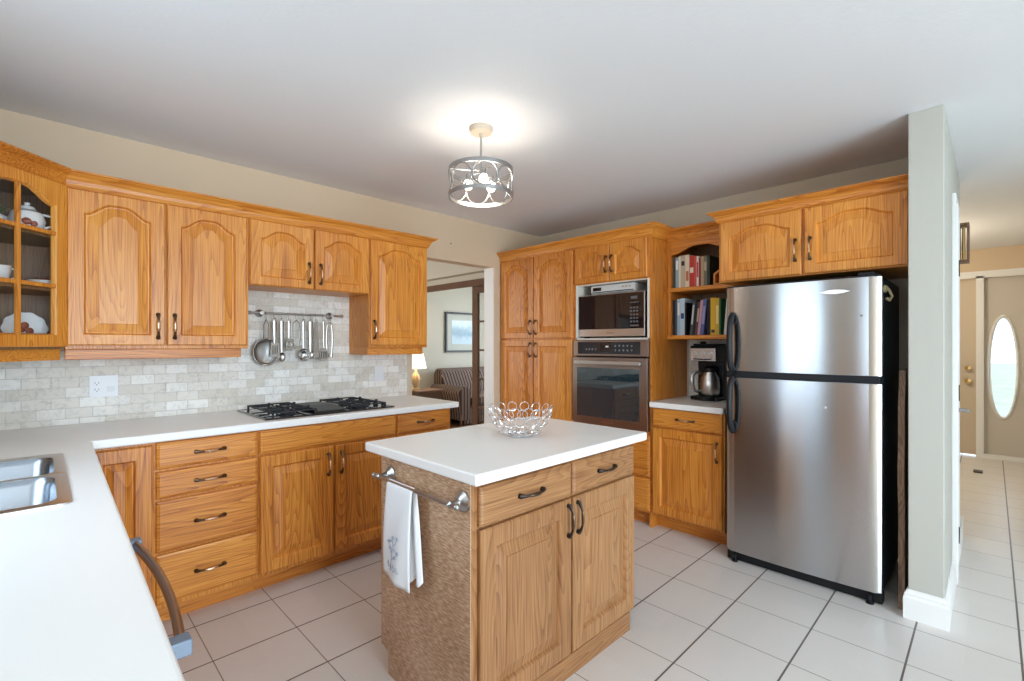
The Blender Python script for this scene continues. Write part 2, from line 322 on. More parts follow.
m = MB(); m.box(-.4, -.33, YR-.09, YR+.02, .08, 2.3); m.box(1.83, 1.9, YR-.09, YR+.02, .08, 2.3); m.box(.71, .79, YR-.09, YR-.03, .15, 2.23); m.box(-.33, 1.83, YR-.09, YR+.02, 2.23, 2.3); m.box(-.33, 1.83, YR-.09, YR-.03, .08, .15)
w = struct(m.build('window_2', TRIM)); MB().box(-.33, 1.83, YR-.066, YR-.06, .15, 2.23).build('pane', PANE, w)
# hall right side and foyer shell
m = MB(); m.box(3.68, 7.8, -1.17, -1.05, 0, H); struct(m.build('wall_hall_right', WALLG))
m = MB(); m.box(3.80, 7.8, 2.2, 2.32, 0, H); struct(m.build('wall_foyer', WALLG))
# front door wall x = 7.8: door leaf left of y=.12, side light panel with oval right of it
XF = 7.8
m = MB(); m.box(XF, XF+.12, -1.05, 2.2, 2.12, H); m.box(XF, XF+.12, 1.02, 2.2, 0, 2.12); m.box(XF, XF+.12, -1.05, -.44, 0, 2.12); struct(m.build('wall_front', WALL))
OVP = plain('greige_door_paint', (.62, .57, .51, 1), .45)
m = MB()
cy_, cz_, ra, rb = -.093, 1.06, .100, .565
n = 40; oval = lambda k, s=0: [(cy_+(ra+s)*math.cos(2*PI*i/n), cz_+(rb+s)*math.sin(2*PI*i/n)) for i in range(n)]
def rectpt(y0, y1, z0, z1):
    out = []
    for i in range(n):
        c, s_ = math.cos(2*PI*i/n), math.sin(2*PI*i/n)
        t = min(((y1-cy_) if c > 0 else (cy_-y0))/max(abs(c), 1e-6), ((z1-cz_) if s_ > 0 else (cz_-z0))/max(abs(s_), 1e-6))
        out.append((cy_+c*t, cz_+s_*t))
    for yc, zc in ((y0, z0), (y1, z0), (y1, z1), (y0, z1)):
        k = min(range(n), key=lambda i: (out[i][0]-yc)**2+(out[i][1]-zc)**2); out[k] = (yc, zc)
    return out
R_ = rectpt(-.44, .065, .02, 2.12)
m.loops([[(XF+.05, a, b) for a, b in oval(0)], [(XF+.05, a, b) for a, b in R_], [(XF+.09, a, b) for a, b in R_], [(XF+.09, a, b) for a, b in oval(0)], [(XF+.05, a, b) for a, b in oval(0)]], False, False)
d2 = struct(m.build('door_2', OVP))
m = MB(); m.loops([[(XF+x, a, b) for a, b in oval(0, s)] for x, s in ((.05, .0), (.03, .008), (.025, .02), (.035, .032), (.05, .042), (.05, 0))], False, False); m.build('oval_moulding', TRIM, d2, smooth=True)
m = MB(); m.loops([[(XF+.066, a, b) for a, b in oval(0, .002)], [(XF+.072, a, b) for a, b in oval(0, .002)]]); m.build('pane', PANE, d2)
m = MB(); m.box(XF+.05, XF+.09, .13, 1.0, .02, 2.12)
d1 = struct(m.build('door_1', plain('tan_door_paint', (.62, .52, .40, 1), .45)))
for z, r in ((1.045, .028), (.89, .03)): MB().lathe([(.0, -.06), (r, -.055), (r, -.035), (r*.5, -.02), (r*.6, 0)], (XF+.05, .20, z), 16, 'x').build('door_knob', GOLD, d1, smooth=True)
m = MB(); m.box(XF-.02, XF+.05, .065, .13, 0, 2.12); m.box(XF-.02, XF, -.5, 1.08, 2.10, 2.18); m.box(XF-.02, XF+.05, -.5, -.44, 0, 2.12); m.box(XF-.02, XF+.05, 1.0, 1.08, 0, 2.12); m.box(XF-.02, XF+.04, -.44, .065, 0, .05); struct(m.build('trim_front_door', TRIM))
# living / dining shell through the doorway
m = MB(); m.box(.5, 6.6, 7.0, 7.12, 0, H); struct(m.build('wall_living_back', CREAM))
m = MB(); m.box(.5, .62, 3.43, 7.0, 0, H); struct(m.build('wall_dining_left', CREAM))
m = MB(); m.box(XB, 3.80, 3.43, 3.52, 0, H); m.box(XB, 3.80, 3.52, 5.9, 2.10, H); m.box(XB, 3.80, 5.9, 7.0, 0, H); struct(m.build('wall_living_divider', CREAM))
m = MB(); m.box(6.48, 6.6, 3.43, 4.6, 0, H); m.box(6.48, 6.6, 6.6, 7.0, 0, H); m.box(6.48, 6.6, 4.6, 6.6, 0, .6); m.box(6.48, 6.6, 4.6, 6.6, 2.2, H); struct(m.build('wall_living_right', CREAM))
struct(MB().box(3.80, 6.48, 3.43, 3.52, 0, H).build('wall_living_front', CREAM))
struct(MB().box(3.58, XB, 3.43, 7.0, 2.17, H).build('trim_living_soffit', CREAM, bevel=.003))
m = MB(); m.box(XB-.018, XB, 3.50, 5.98, 2.02, 2.10); m.box(XB-.018, XB, 5.90, 5.98, 0, 2.02); m.box(XB, 3.80, 3.52, 5.9, 2.08, 2.099); struct(m.build('trim_living_casing', BROWNW, bevel=.002))
fd = thing('french_door', 'dark brown glazed french door leaf seen through the kitchen doorway', 'door', (3.70, 3.53, .01))
m = MB(); m.box(0, .036, 0, .10, 0, 2.03); m.box(0, .036, .80, .90, 0, 2.03); m.box(0, .036, .10, .80, 1.93, 2.03); m.box(0, .036, .10, .80, 0, .22)
for k in range(1, 5): z = .22+k*(1.71/5); m.box(.006, .030, .10, .80, z-.012, z+.012)
for y in (.10+.7/3, .10+1.4/3): m.box(.006, .030, y-.012, y+.012, .22, 1.93)
m.build('frame', BROWNW, fd, bevel=.002); MB().box(.016, .020, .10, .80, .22, 1.93).build('glazing', PANE, fd)
# outdoors
GRASS = plain('lawn_green', (.42, .48, .34, 1), .9, noise=.5, nscale=2)
struct(MB().box(-40, 60, -50, 60, -.32, -.3).build('ground_lawn', GRASS))
# backsplash
m = MB(); m.box(-.53, 2.075, YA-.008, YA, .915, 1.69); struct(m.build('trim_backsplash', SPLASH))
struct(MB().box(XL, XL+.008, 1.02, YA-.009, .915, 1.06).build('trim_backsplash_left', SPLASH))
struct(MB().box(2.075, 2.09, YA-.010, YA, .915, 1.40).build('trim_tile_edge', plain('beige_edge_tile', (.62,.57,.48,1), .5)))
struct(MB().box(XB-.008, XB, 1.235, 1.70, .915, 1.39).build('trim_backsplash_right', SPLASH))
# ------------------------------------------------------------------ cabinet kit
def shape(t, wide=.80): 
    s_ = min(1, max(0, (1-abs(t))/wide)); return .5-.5*math.cos(PI*s_)
def door_mesh(w, h, arch=0, stile=.058, rail=.058, t=.02, hole=False, cx=0):
    N_ = 21 if arch else 2; mb = MB()
    def loop(x0, x1, z0, z1, y, ar=0):
        pts = [(x0, y, z0), (x1, y, z0)]
        for i in range(N_):
            tt = 1-2*i/(N_-1); pts.append(((x0+x1)/2+tt*(x1-x0)/2, y, z1+(ar*shape(tt) if ar else 0)))
        return pts
    def op(dd, y): return loop(stile+dd, w-stile-dd, rail+dd, h-rail-arch-dd, y, arch)
    L = [loop(0, w, 0, h, 0), loop(0, w, 0, h, -t+.005), loop(.005, w-.005, .005, h-.005, -t), op(0, -t), op(.004, -t+.005), op(.008, -t+.014)]
    if hole:
        L.append(op(.009, 0)); L.append(loop(0, w, 0, h, 0)); mb.loops(L, False, False)
    else:
        b = min(.040, (w-2*stile)*.2)
        L += [op(.013, -t+.0145), op(.013+b, -t+.004), op(.0145+b, -t+.001)]; mb.loops(L)
    return mb
def slab_mesh(w, h, t=.02):
    mb = MB(); L = []
    for y, i in ((0, 0), (-t+.008, 0), (-t+.004, .003), (-t+.002, .009), (-t, .013)):
        L.append([(i, y, i), (w-i, y, i), (w-i, y, h-i), (i, y, h-i)])
    mb.loops(L); return mb
def pull_mesh(L=.125, vertical=True):
    mb = MB(); n = 15; P = []; R = []
    for i in range(n):
        t = -1+2*i/(n-1); out = -.006-.022*(1-abs(t)**2.6); P.append((0, out, t*L/2) if vertical else (t*L/2, out, 0))
        a = abs(t); R.append(.0045+.0035*max(0, a-.55)/.45*(1.4 if a > .8 else 1) + (.0022 if a < .34 else 0))
    mb.tube(P[:5], R[:5], 8); mb.tube(P[10:], R[10:], 8); mb.mi = 1; mb.tube(P[4:11], [R[i] for i in range(4, 11)], 8); mb.mi = 0
    for s_ in (-1, 1):
        c = (0, 0, s_*(L/2-.004)) if vertical else (s_*(L/2-.004), 0, 0)
        mb.lathe([(.0095, 0), (.0085, -.004), (.005, -.009)], c, 10, 'y')
    return mb
def shared_pull(vertical, mats, L=.125, _c={}):
    k = (vertical, mats[0].name, L)
    if k not in _c:
        o = pull_mesh(L, vertical).build('handle', list(mats), smooth=True); _c[k] = o.data; bpy.data.objects.remove(o)
    return _c[k]
def handle(parent, x, z, vertical=True, mats=(BRONZE, COPPER), y=-.02, L=.125):
    o = bpy.data.objects.new('handle', shared_pull(vertical, mats, L)); COL.objects.link(o); o.parent = parent; o.location = (x, y, z); return o
def add_door(parent, x0, x1, z0, z1, arch=0, hx=None, hz=None, mat=None, mats=(BRONZE, COPPER), y=0, stile=.058, rail=.058, name='door'):
    o = door_mesh(x1-x0, z1-z0, arch, stile, rail).build(name, mat or OAKDV, parent, smooth=.12, loc=(x0, y, z0))
    if hx is not None: handle(o, hx-x0, hz-z0, True, mats)
    return o
def add_drawer(parent, x0, x1, z0, z1, pull=True, mat=None, mats=(BRONZE, COPPER), y=0, name='drawer'):
    o = slab_mesh(x1-x0, z1-z0).build(name, mat or OAKDH, parent, smooth=.12, loc=(x0, y, z0))
    if pull: handle(o, (x1-x0)/2, (z1-z0)/2, False, mats)
    return o
def carcass(parent, w, d, z0, z1, toe=False, mat=None):
    m = MB(); m.box(.0, w, .0, d, z0, z1); m.build('body', mat or OAKV, parent, bevel=.0015)
    if toe: MB().box(0, w, .085, d, 0, z0-.0005).build('toe_kick', OAKH, parent)
GU, GB = 'oak wall cabinets above the cooktop counter', 'oak base cabinets under the cooktop counter'
# upper cabinets on the back wall: face frame plane y = 3.005
UZ0, UZ1 = 1.30, 2.062
def valance(parent, w, z=1.30, x0=0, side=0):
    m = MB(); m.box(x0, w, .018, .036, z-.05, z); m.box(w-.018 if side else w-.018, w, .036, .295, z-.05, z); m.build('valance', OAKH, parent, bevel=.003)
c = thing('wall_cabinet', 'tall oak wall cabinet with two arched doors left of the cooktop', 'cabinet', (.072, 3.005, 0), 0, GU)
carcass(c, .768, YA-3.005-.001, UZ0, UZ1)
add_door(c, .006, .376, 1.318, 2.045, .055, .345, 1.415, rail=.05); add_door(c, .384, .756, 1.318, 2.045, .055, .415, 1.415, rail=.05); valance(c, .735)
c = thing('wall_cabinet', 'short oak wall cabinet with two arched doors above the cooktop', 'cabinet', (.8405, 3.005, 0), 0, GU)
carcass(c, .7495, YA-3.005-.001, 1.665, UZ1)
add_door(c, .006, .369, 1.668, 2.045, .05, .337, 1.765, rail=.05, stile=.055); add_door(c, .377, .742, 1.668, 2.045, .05, .409, 1.765, rail=.05, stile=.055)
c = thing('wall_cabinet', 'single-door oak wall cabinet beside the doorway, right of the utensil rail', 'cabinet', (1.5905, 3.005, 0), 0, GU)
carcass(c, .4765, YA-3.005-.001, UZ0, UZ1); add_door(c, .006, .466, 1.318, 2.045, .055, .03, 1.425, rail=.05); 
m = MB(); m.box(0.0, .45, .018, .036, 1.25, 1.3); m.box(0, .018, .036, .295, 1.25, 1.3); m.box(.432, .45, .036, .295, 1.25, 1.3); m.build('valance', OAKH, c, bevel=.003)
# diagonal corner glass cabinet
c = thing('corner_cabinet', 'diagonal oak corner cabinet with arched glass door and china inside', 'cabinet', (0, 0, 0))
A_, B_ = Vector((-.235, 2.70)), Vector((.069, 3.005))
m = MB()
pent = [(-.235, 2.70), (.069, 3.005), (.069, YA-.001), (XL+.001, YA-.001), (XL+.001, 2.70)]
for z0, z1 in ((1.30, 1.318), (2.045, 2.062)): m.prism(pent, 'z', z0, z1)
m.box(.055, .069, 3.012, YA-.001, 1.318, 2.045); m.box(XL+.001, -.24, 2.70, 2.714, 1.318, 2.045)
m.box(XL+.016, .055, YA-.012, YA-.001, 1.318, 2.045); m.box(XL+.001, XL+.012, 2.714, YA-.012, 1.318, 2.045)
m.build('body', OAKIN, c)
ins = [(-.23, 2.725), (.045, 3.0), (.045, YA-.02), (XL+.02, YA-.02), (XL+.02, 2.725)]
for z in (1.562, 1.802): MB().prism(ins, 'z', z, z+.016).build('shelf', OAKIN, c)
D_ = door_mesh(.428, .742, .055, .052, .05, .02, True)
door = D_.build('glass_door', OAKV, c, smooth=.12, loc=(-.235, 2.70, 1.311), rot=(0, 0, PI/4))
m = MB(); m.box(.205, .223, -.019, -.005, .05, .69)
for z in (.263, .499): m.box(.052, .376, -.0185, -.005, z, z+.018)
m.build('muntin', OAKV, door, bevel=.003)
MB().box(.05, .378, -.004, -.001, .045, .70).build('pane', PANE, door)
sweep(MB(), [(XL, 2.70), (-.235, 2.70), (.069, 3.005)], [(-.018, 1.25), (-.018, 1.30), (-.036, 1.30), (-.036, 1.25)]).build('valance', OAKH, c)
# crown mouldings
def crown_prof(z0, z1, o=.058):
    h = z1-z0; return [(.0006, z0), (.006, z0), (.010, z0+h*.12), (.014, z0+h*.2), (.018, z0+h*.42), (.030, z0+h*.66), (.046, z0+h*.78), (.050, z0+h*.84), (o, z0+h*.9), (o, z1), (.0006, z1)]
sweep(MB(), [(XL+.002, 2.70), (-.235, 2.70), (.069, 3.005), (2.069, 3.005), (2.069, YA-.002)], crown_prof(2.05, 2.122)).build('crown_moulding', OAKH, smooth=.25)
tag(bpy.data.objects['crown_moulding'], 'long oak crown moulding along the wall cabinets over the cooktop', 'moulding')
# ---------------- base cabinets under the back counter: frame plane y = 2.70
BD = YA-2.70-.001
c = thing('base_cabinet', 'blind corner oak base cabinet where the two counters meet', 'cabinet', (.112, 2.70, 0), 0, GB)
carcass(c, .25, BD, .10, .874, True); add_door(c, -.03+.04, .243, .12, .862, 0, stile=.06)
c = thing('drawer_cabinet', 'oak base cabinet with a stack of four drawers left of the cooktop', 'cabinet', (.362, 2.70, 0), 0, GB)
carcass(c, .4385, BD, .10, .874, True)
for z0, z1 in ((.125, .352), (.362, .598), (.610, .735), (.747, .870)): add_drawer(c, .006, .432, z0, z1)
c = thing('base_cabinet', 'oak base cabinet with two doors and a plain panel under the cooktop', 'cabinet', (.801, 2.70, 0), 0, GB)
carcass(c, .8145, BD, .10, .874, True); add_drawer(c, .006, .808, .747, .870, False, name='false_front')
add_door(c, .006, .398, .12, .735, 0, .366, .635); add_door(c, .410, .808, .12, .735, 0, .442, .635)
c = thing('base_cabinet', 'narrow oak base cabinet with one drawer beside the doorway', 'cabinet', (1.616, 2.70, 0), 0, GB)
carcass(c, .436, BD, .10, .874, True); add_drawer(c, .006, .424, .747, .870); add_door(c, .006, .424, .12, .735, 0, .04, .635)
# ---------------- run under the sink counter: faces +x, frame plane x = .09
GL = 'cabinets under the sink counter'
def leftc(name, label, cat, y0): return thing(name, label, cat, (.09, y0, 0), PI/2, GL)
c = leftc('sink_cabinet', 'oak cabinet below the stainless sink with two doors', 'cabinet', 1.605); carcass(c, .99, .60, .10, .70, True)
add_door(c, .006, .49, .12, .69, 0, .46, .6); add_door(c, .50, .984, .12, .69, 0, .53, .6); add_drawer(c, .006, .984, .70, .87, False, name='false_front')
c = thing('dishwasher', 'dishwasher with bowed steel handle under the sink counter edge', 'dishwasher', (.09, .955, 0), PI/2)
MB().box(0, .645, 0, .60, .10, .872).build('body', BLACK, c); MB().box(0, .645, .06, .58, 0, .099).build('toe_kick', BLACK, c)
m = MB(); L = []
for i in range(9): t = -1+i/4; L.append([(.3225+.32*t, -.012-.008*(1-t*t), .115), (.3225+.32*t, -.012-.008*(1-t*t), .868)])
m.loops([l+[(l[1][0], 0, .868), (l[0][0], 0, .115)] for l in L]); dd = m.build('door_panel', STEELH, c)
m = MB(); P = []; n = 21
for i in range(n): t = -1+2*i/(n-1); P.append((.3225+t*.305, -.078-.020*(1-t*t), .80))
m.tube(P, .0085, 12, flat=1.6); m.mi = 1
for s_ in (-1, 1): m.box(.3225+s_*.292-.016, .3225+s_*.292+.016, -.094, -.012, .786, .814)
m.build('handle', [DKSTEEL, plain('blue_grey_end_cap', (.22, .28, .36, 1), .45, .3)], dd, bevel=.004, smooth=True)
c = leftc('base_cabinet', 'oak base cabinet at the near end of the sink counter', 'cabinet', .35); carcass(c, .60, .60, .10, .874, True)
add_drawer(c, .006, .594, .747, .870); add_door(c, .006, .594, .12, .735, 0, .55, .635)
# ---------------- worktops
def cells(xs, ys, inc, z0, z1, mapf=lambda x, y: (x, y)):
    mb = MB(); idx = {}
    def V(i, j, k):
        if (i, j, k) not in idx: x, y = mapf(xs[i], ys[j]); idx[(i, j, k)] = len(mb.v); mb.v.append((x, y, z1 if k else z0))
        return idx[(i, j, k)]
    I = lambda i, j: 0 <= i < len(xs)-1 and 0 <= j < len(ys)-1 and inc(i, j)
    for i in range(len(xs)-1):
        for j in range(len(ys)-1):
            if not I(i, j): continue
            mb.f.append([V(i,j,1), V(i+1,j,1), V(i+1,j+1,1), V(i,j+1,1)]); mb.f.append([V(i,j,0), V(i,j+1,0), V(i+1,j+1,0), V(i+1,j,0)])
            if not I(i, j-1): mb.f.append([V(i,j,0), V(i+1,j,0), V(i+1,j,1), V(i,j,1)])
            if not I(i, j+1): mb.f.append([V(i+1,j+1,0), V(i,j+1,0), V(i,j+1,1), V(i+1,j+1,1)])
            if not I(i-1, j): mb.f.append([V(i,j+1,0), V(i,j,0), V(i,j,1), V(i,j+1,1)])
            if not I(i+1, j): mb.f.append([V(i+1,j,0), V(i+1,j+1,0), V(i+1,j+1,1), V(i+1,j,1)])
    mb.m = [0]*len(mb.f); return mb
xs = [XL+.009, -.42, .04, .146, 2.105]; ys = [.30, 1.668, 2.415, 2.664, YA-.009]
inc = lambda i, j: (j == 3) or (i < 3 and not (i == 1 and j == 1))
def skew(x, y): return (x-(.022*(2.664-y)/1.98 if abs(x-.146) < 1e-6 and y < 2.66 else 0), y)
tag(cells(xs, ys, inc, .876, .915, skew).build('countertop', COUNTER, bevel=.007, seg=3), 'white L-shaped worktop running from sink to doorway', 'countertop')
tag(MB().box(.957, 1.998, 1.126, 1.843, .877, .915).build('countertop', COUNTER, bevel=.007, seg=3), 'white rectangular worktop on the kitchen island', 'countertop')
tag(MB().box(3.07, XB-.009, 1.20, 1.716, .876, .915).build('countertop', COUNTER, bevel=.006, seg=3), 'small white worktop under the coffee maker', 'countertop')
# ---------------- sink
BASIN = steel('grey_basin_steel', (.36, .40, .45, 1), .26)
c = thing('sink', 'double bowl stainless steel sink set in the white worktop', 'sink', (0, 0, 0))
def rrect(x0, x1, y0, y1, r, z, n=5):
    out = []
    for cx, cy, a0 in ((x1-r, y1-r, 0), (x0+r, y1-r, PI/2), (x0+r, y0+r, PI), (x1-r, y0+r, 1.5*PI)):
        for i in range(n+1): a = a0+PI/2*i/n; out.append((cx+r*math.cos(a), cy+r*math.sin(a), z))
    return out
def plate_ring(m, x0, x1, y0, y1, ra, hx0, hx1, hy0, hy1, rh, z0, z1, corner):
    # rectangle with chosen rounded corners around a rounded hole; both loops have the same point count
    n = 6; outer = []; inner = []
    for k, (cx, cy, a0) in enumerate(((x1, y1, 0), (x0, y1, PI/2), (x0, y0, PI), (x1, y0, 1.5*PI))):
        r_ = ra if corner[k] else 1e-4; sx = (-1, 1, 1, -1)[k]; sy = (-1, -1, 1, 1)[k]
        hx, hy = (hx1, hx0, hx0, hx1)[k], (hy1, hy1, hy0, hy0)[k]
        for i in range(n+1):
            a = a0+PI/2*i/n
            outer.append((cx+sx*r_+r_*math.cos(a), cy+sy*r_+r_*math.sin(a))); inner.append((hx+sx*rh+rh*math.cos(a), hy+sy*rh+rh*math.sin(a)))
    L = [[(x, y, z0) for x, y in outer], [(x, y, z1-.001) for x, y in outer], [(x, y, z1) for x, y in [(p[0]+(q[0]-p[0])*.06, p[1]+(q[1]-p[1])*.06) for p, q in zip(outer, inner)]], [(x, y, z1) for x, y in inner], [(x, y, z0) for x, y in inner], [(x, y, z0) for x, y in outer]]
    m.loops(L, False, False)
m = MB()
plate_ring(m, -.445, .054, 1.655, 2.040, .022, -.40, .026, 1.685, 2.028, .045, .9152, .9195, (0, 0, 1, 1))
plate_ring(m, -.445, .054, 2.040, 2.435, .022, -.40, .026, 2.052, 2.375, .045, .9152, .9195, (1, 1, 0, 0))
m.build('rim', STEELH, c, smooth=.5)
for y0, y1 in ((1.685, 2.028), (2.052, 2.375)):
    m = MB(); m.loops([rrect(-.40-e, .026+e, y0-e, y1+e, .045, z) for e, z in ((.001, .9193), (-.003, .914), (-.01, .90), (-.016, .78), (-.03, .755), (-.06, .748))] , False, True); m.build('basin', BASIN, c, smooth='all')
    MB().lathe([(.042, .7486), (.042, .7515), (.03, .750), (.0, .749)], (-.20, (y0+y1)/2, 0), 20).build('drain', CHROME, c)
m = MB(); m.lathe([(.028, .9196), (.026, .945), (.016, .955), (.014, .99)], (-.47+.045, 2.045, 0), 16)
P = [(-.425, 2.045, .96+.012*k) for k in range(14)]+[(-.425+.09*(1-math.cos(a)), 2.045, 1.128+.09*math.sin(a)) for a in [PI*k/12 for k in range(13)]]+[(-.245, 2.045, 1.10)]
m.tube(P, .011, 10); tap = thing('faucet', 'chrome gooseneck faucet behind the sink', 'faucet', (0, 0, 0)); m.build('spout', CHROME, tap, smooth=True); MB().tube([(-.425, 2.04, .96), (-.425, 2.0, .99), (-.42, 1.96, 1.0)], .007).build('lever', CHROME, tap, smooth=True)
# ---------------- island
c = thing('kitchen_island', 'freestanding tan oak kitchen island with two drawers and two doors', 'kitchen island', (.985, 1.19, 0))
IW, ID = .985, .565
m = MB(); m.box(.0035, IW, 0, ID, .10, .8765); m.box(.0035, IW-.04, .0, ID-.055, 0, .10); m.build('body', TANV, c, bevel=.002)
m = MB(); m.prism([(-.001, 0), (ID-.055, 0), (ID-.055, .085), (ID-.02, .10), (ID+.001, .10), (ID+.001, .8765), (-.001, .8765)], 'x', 0, .003); m.build('end_panel', VENEER, c)
add_drawer(c, .030, .508, .722, .853, True, TANH, (DARKPULL, BRONZE)); add_drawer(c, .515, .975, .722, .853, True, TANH, (DARKPULL, BRONZE))
add_door(c, .030, .506, .095, .712, 0, .482, .63, TANDV, (DARKPULL, BRONZE), stile=.066, rail=.066); add_door(c, .517, .975, .095, .712, 0, .542, .63, TANDV, (DARKPULL, BRONZE), stile=.066, rail=.066)
MB().box(.0, IW-.035, -.012, -.001, 0, .088).build('plinth', TANH, c, bevel=.003)
# towel bar on the island end
tb = thing('towel_bar', 'silver towel bar screwed to the island end panel', 'towel bar', (.985, 0, 0))
m = MB(); m.tube([(-.054, 1.712, .806), (-.054, 1.195, .806)], .0075, 12); m.ball((-.054, 1.716, .806), .011); m.ball((-.054, 1.192, .806), .011); m.build('rod', NICKEL, tb, smooth=True)
for y in (1.682, 1.226):
    MB().lathe([(.036, -.0005), (.036, -.006), (.031, -.010), (.026, -.014), (.014, -.022), (.010, -.04), (.012, -.046), (.013, -.058), (.0, -.068)], (0, y, .806), 24, 'x').build('bracket', NICKEL, tb, smooth=True)
# towel
TOW = plain('white_linen_towel', (.84, .85, .86, 1), .85, noise=.05, nscale=300)
tw = thing('hand_towel', 'white embroidered hand towel folded over the island towel bar', 'towel', (.931, 0, .806))
def cloth(path_fn, ys_, thick=.0025):
    fr_, bk = [], []
    nj = 24
    V1 = [[path_fn(u, j/nj) for j in range(nj+1)] for u in ys_]
    m = MB(); nu = len(ys_)
    vs_ = [p for row in V1 for p in row]; fs = []
    for i in range(nu-1):
        for j in range(nj): a = i*(nj+1)+j; fs.append((a, a+1, a+nj+2, a+nj+1))
    m.add(vs_, fs); return m
def front(u, v):   # u 0..1 across (0 = far/left), v 0..1 down from bar
    y = 1.600-.168*u+(v*(.012-.0*u)); z = .0095-.352*v*(1 if u > .5 else .99)
    x = -.0105-.012*v*(1-v)*2-.006*v-.004*math.sin(u*9+v*3)*v-(.010*math.sin(u*PI))*v
    if v < .02: x = 0
    return (x, y, z - .02*u*v)
m = cloth(front, [i/16 for i in range(17)]); o = m.build('front_panel', TOW, tw, smooth='all'); so = o.modifiers.new('t', 'SOLIDIFY'); so.thickness = .004
def back(u, v):
    y = 1.600-.168*u-.030*v*u-.006*v; z = .0095-.335*v
    x = .0105*min(1, v*20)+.006*math.sin(u*26)*min(1, v*3)-.001
    return (x, y, z+.01*math.sin(u*26)*v)
m = cloth(back, [i/36 for i in range(37)]); o = m.build('back_folds', TOW, tw, smooth='all'); so = o.modifiers.new('t', 'SOLIDIFY'); so.thickness = .003
BLUE = plain('grey_blue_embroidery_thread', S(135, 152, 172), .8)
m = MB()
def fx(y, z):  # surface of the front panel
    u = (1.600-y)/.168; v = max(.001, (.0095-z)/.352); return front(min(1, max(0, u)), min(1, v))[0]-.0045
def stitch(pts, r=.0010): m.tube([(fx(1.600-a*.168, .0095-b*.352), 1.600-a*.168+b*.012, .0095-b*.352-.02*a*b) for a, b in pts], r, 6)
stitch([(.42, .88), (.40, .82), (.46, .76), (.44, .70), (.50, .62), (.46, .54)]); stitch([(.46, .76), (.58, .72), (.68, .66)]); stitch([(.44, .70), (.34, .66), (.28, .60)]); stitch([(.50, .62), (.60, .58), (.66, .52)])
for a, b in ((.68, .66), (.28, .60), (.66, .52), (.46, .54), (.34, .66), (.58, .72), (.55, .65), (.38, .58)):
    stitch([(a-.05, b+.01), (a, b-.012), (a+.04, b+.008), (a-.01, b+.016)], .0013)
for k, a in enumerate((.30, .44, .56, .68)):   # small script word under the sprig
    stitch([(a-.05, .845), (a-.02, .80+.01*(k % 2)), (a+.01, .84), (a-.02, .865), (a+.05, .85)], .0009)
m.build('embroidery', BLUE, tw, smooth=True)
# wire bowl
m = MB(); 
def bowlR(z): return .058+.082*math.sin(min(1, z/.125)*PI/2)**.8
rows = [(.012, 10, .020, .30), (.042, 12, .024, .7), (.078, 13, .0262, 1.0), (.112, 15, .0215, 1.15)]
for z, cnt, rr, tilt in rows:
    for k in range(cnt):
        a = 2*PI*(k+.5*(rows.index((z, cnt, rr, tilt)) % 2))/cnt; R = bowlR(z)
        e = Vector((-math.sin(a), math.cos(a), 0)); up = Vector((math.cos(a)*math.cos(tilt), math.sin(a)*math.cos(tilt), math.sin(tilt)))
        cc = Vector((R*math.cos(a), R*math.sin(a), z)); m.tube([cc+e*(rr*math.cos(b))+up*(rr*math.sin(b)) for b in [2*PI*i/20 for i in range(20)]], .0019, 6, True)
for k in range(6):
    a = 2*PI*k/6; m.ring((.03*math.cos(a), .03*math.sin(a), .003), .018, .0019, 'z', 18, 6)
m.ring((0, 0, .003), .055, .0022, 'z', 36, 6)
tag(m.build('wire_bowl', CHROME, smooth=True, loc=(1.522, 1.487, .9155)), 'chrome wire bowl made of rings standing on the island', 'bowl')
# ---------------- cooktop
c = thing('cooktop', 'black gas cooktop with cast iron grates set in the worktop', 'cooktop', (1.235, 2.985, .9155))
m = MB(); m.loops([[(x, y, z) for x, y in ((-.39-e, -.255-e), (.39+e, -.255-e), (.39+e, .255+e), (-.39-e, .255+e))] for e, z in ((0, 0), (.002, .004), (-.004, .009), (-.012, .0085), (-.02, .006))]); m.build('glass_surface', BLKGLASS, c)
MB().box(-.372, .372, -.262, -.2575, .0, .0085).build('front_trim', DARKPULL, c)
def burner(x, y, r):
    m = MB(); m.lathe([(r*1.35, .006), (r*1.35, .010), (r, .013), (r, .022), (r*.95, .026), (0, .027)], (x, y, 0), 20); m.build('burner', IRON, c, smooth=True)
def grate(x0, x1, y0, y1):
    m = MB(); z = .032; t = .0055
    for a, b in ((x0, x1),):
        m.box(a, b, y0, y0+2*t, z-t, z+t*.4); m.box(a, b, y1-2*t, y1, z-t, z+t*.4); m.box(a, a+2*t, y0, y1, z-t, z+t*.4); m.box(b-2*t, b, y0, y1, z-t, z+t*.4)
    ym = (y0+y1)/2; m.box(x0, x1, ym-t, ym+t, z-t, z+t*.4)
    xm = (x0+x1)/2
    for yc in ((y0+ym)/2, (y1+ym)/2):
        for s_ in (-1, 1): m.box(xm+s_*.028, xm+s_*(x1-x0)/2, yc-t*.7, yc+t*.7, z-t, z+t*1.2)
        m.box(xm-t*.7, xm+t*.7, yc+.028, min(y1, yc+.11), z-t, z+t*1.2); m.box(xm-t*.7, xm+t*.7, max(y0, yc-.11), yc-.028, z-t, z+t*1.2)
        for s_ in (-1, 1): m.box(x0 if s_ < 0 else x1-.014, x0+.014 if s_ < 0 else x1, yc-.007, yc+.007, z, z+.012)
    for xx in (x0+t, x1-t):
        for yy in (y0+t, y1-t): m.box(xx-t, xx+t, yy-t, yy+t, .006, z)
    m.build('grate', IRON, c, bevel=.0015)
grate(-.345, -.10, -.225, .225); grate(.10, .345, -.225, .225)
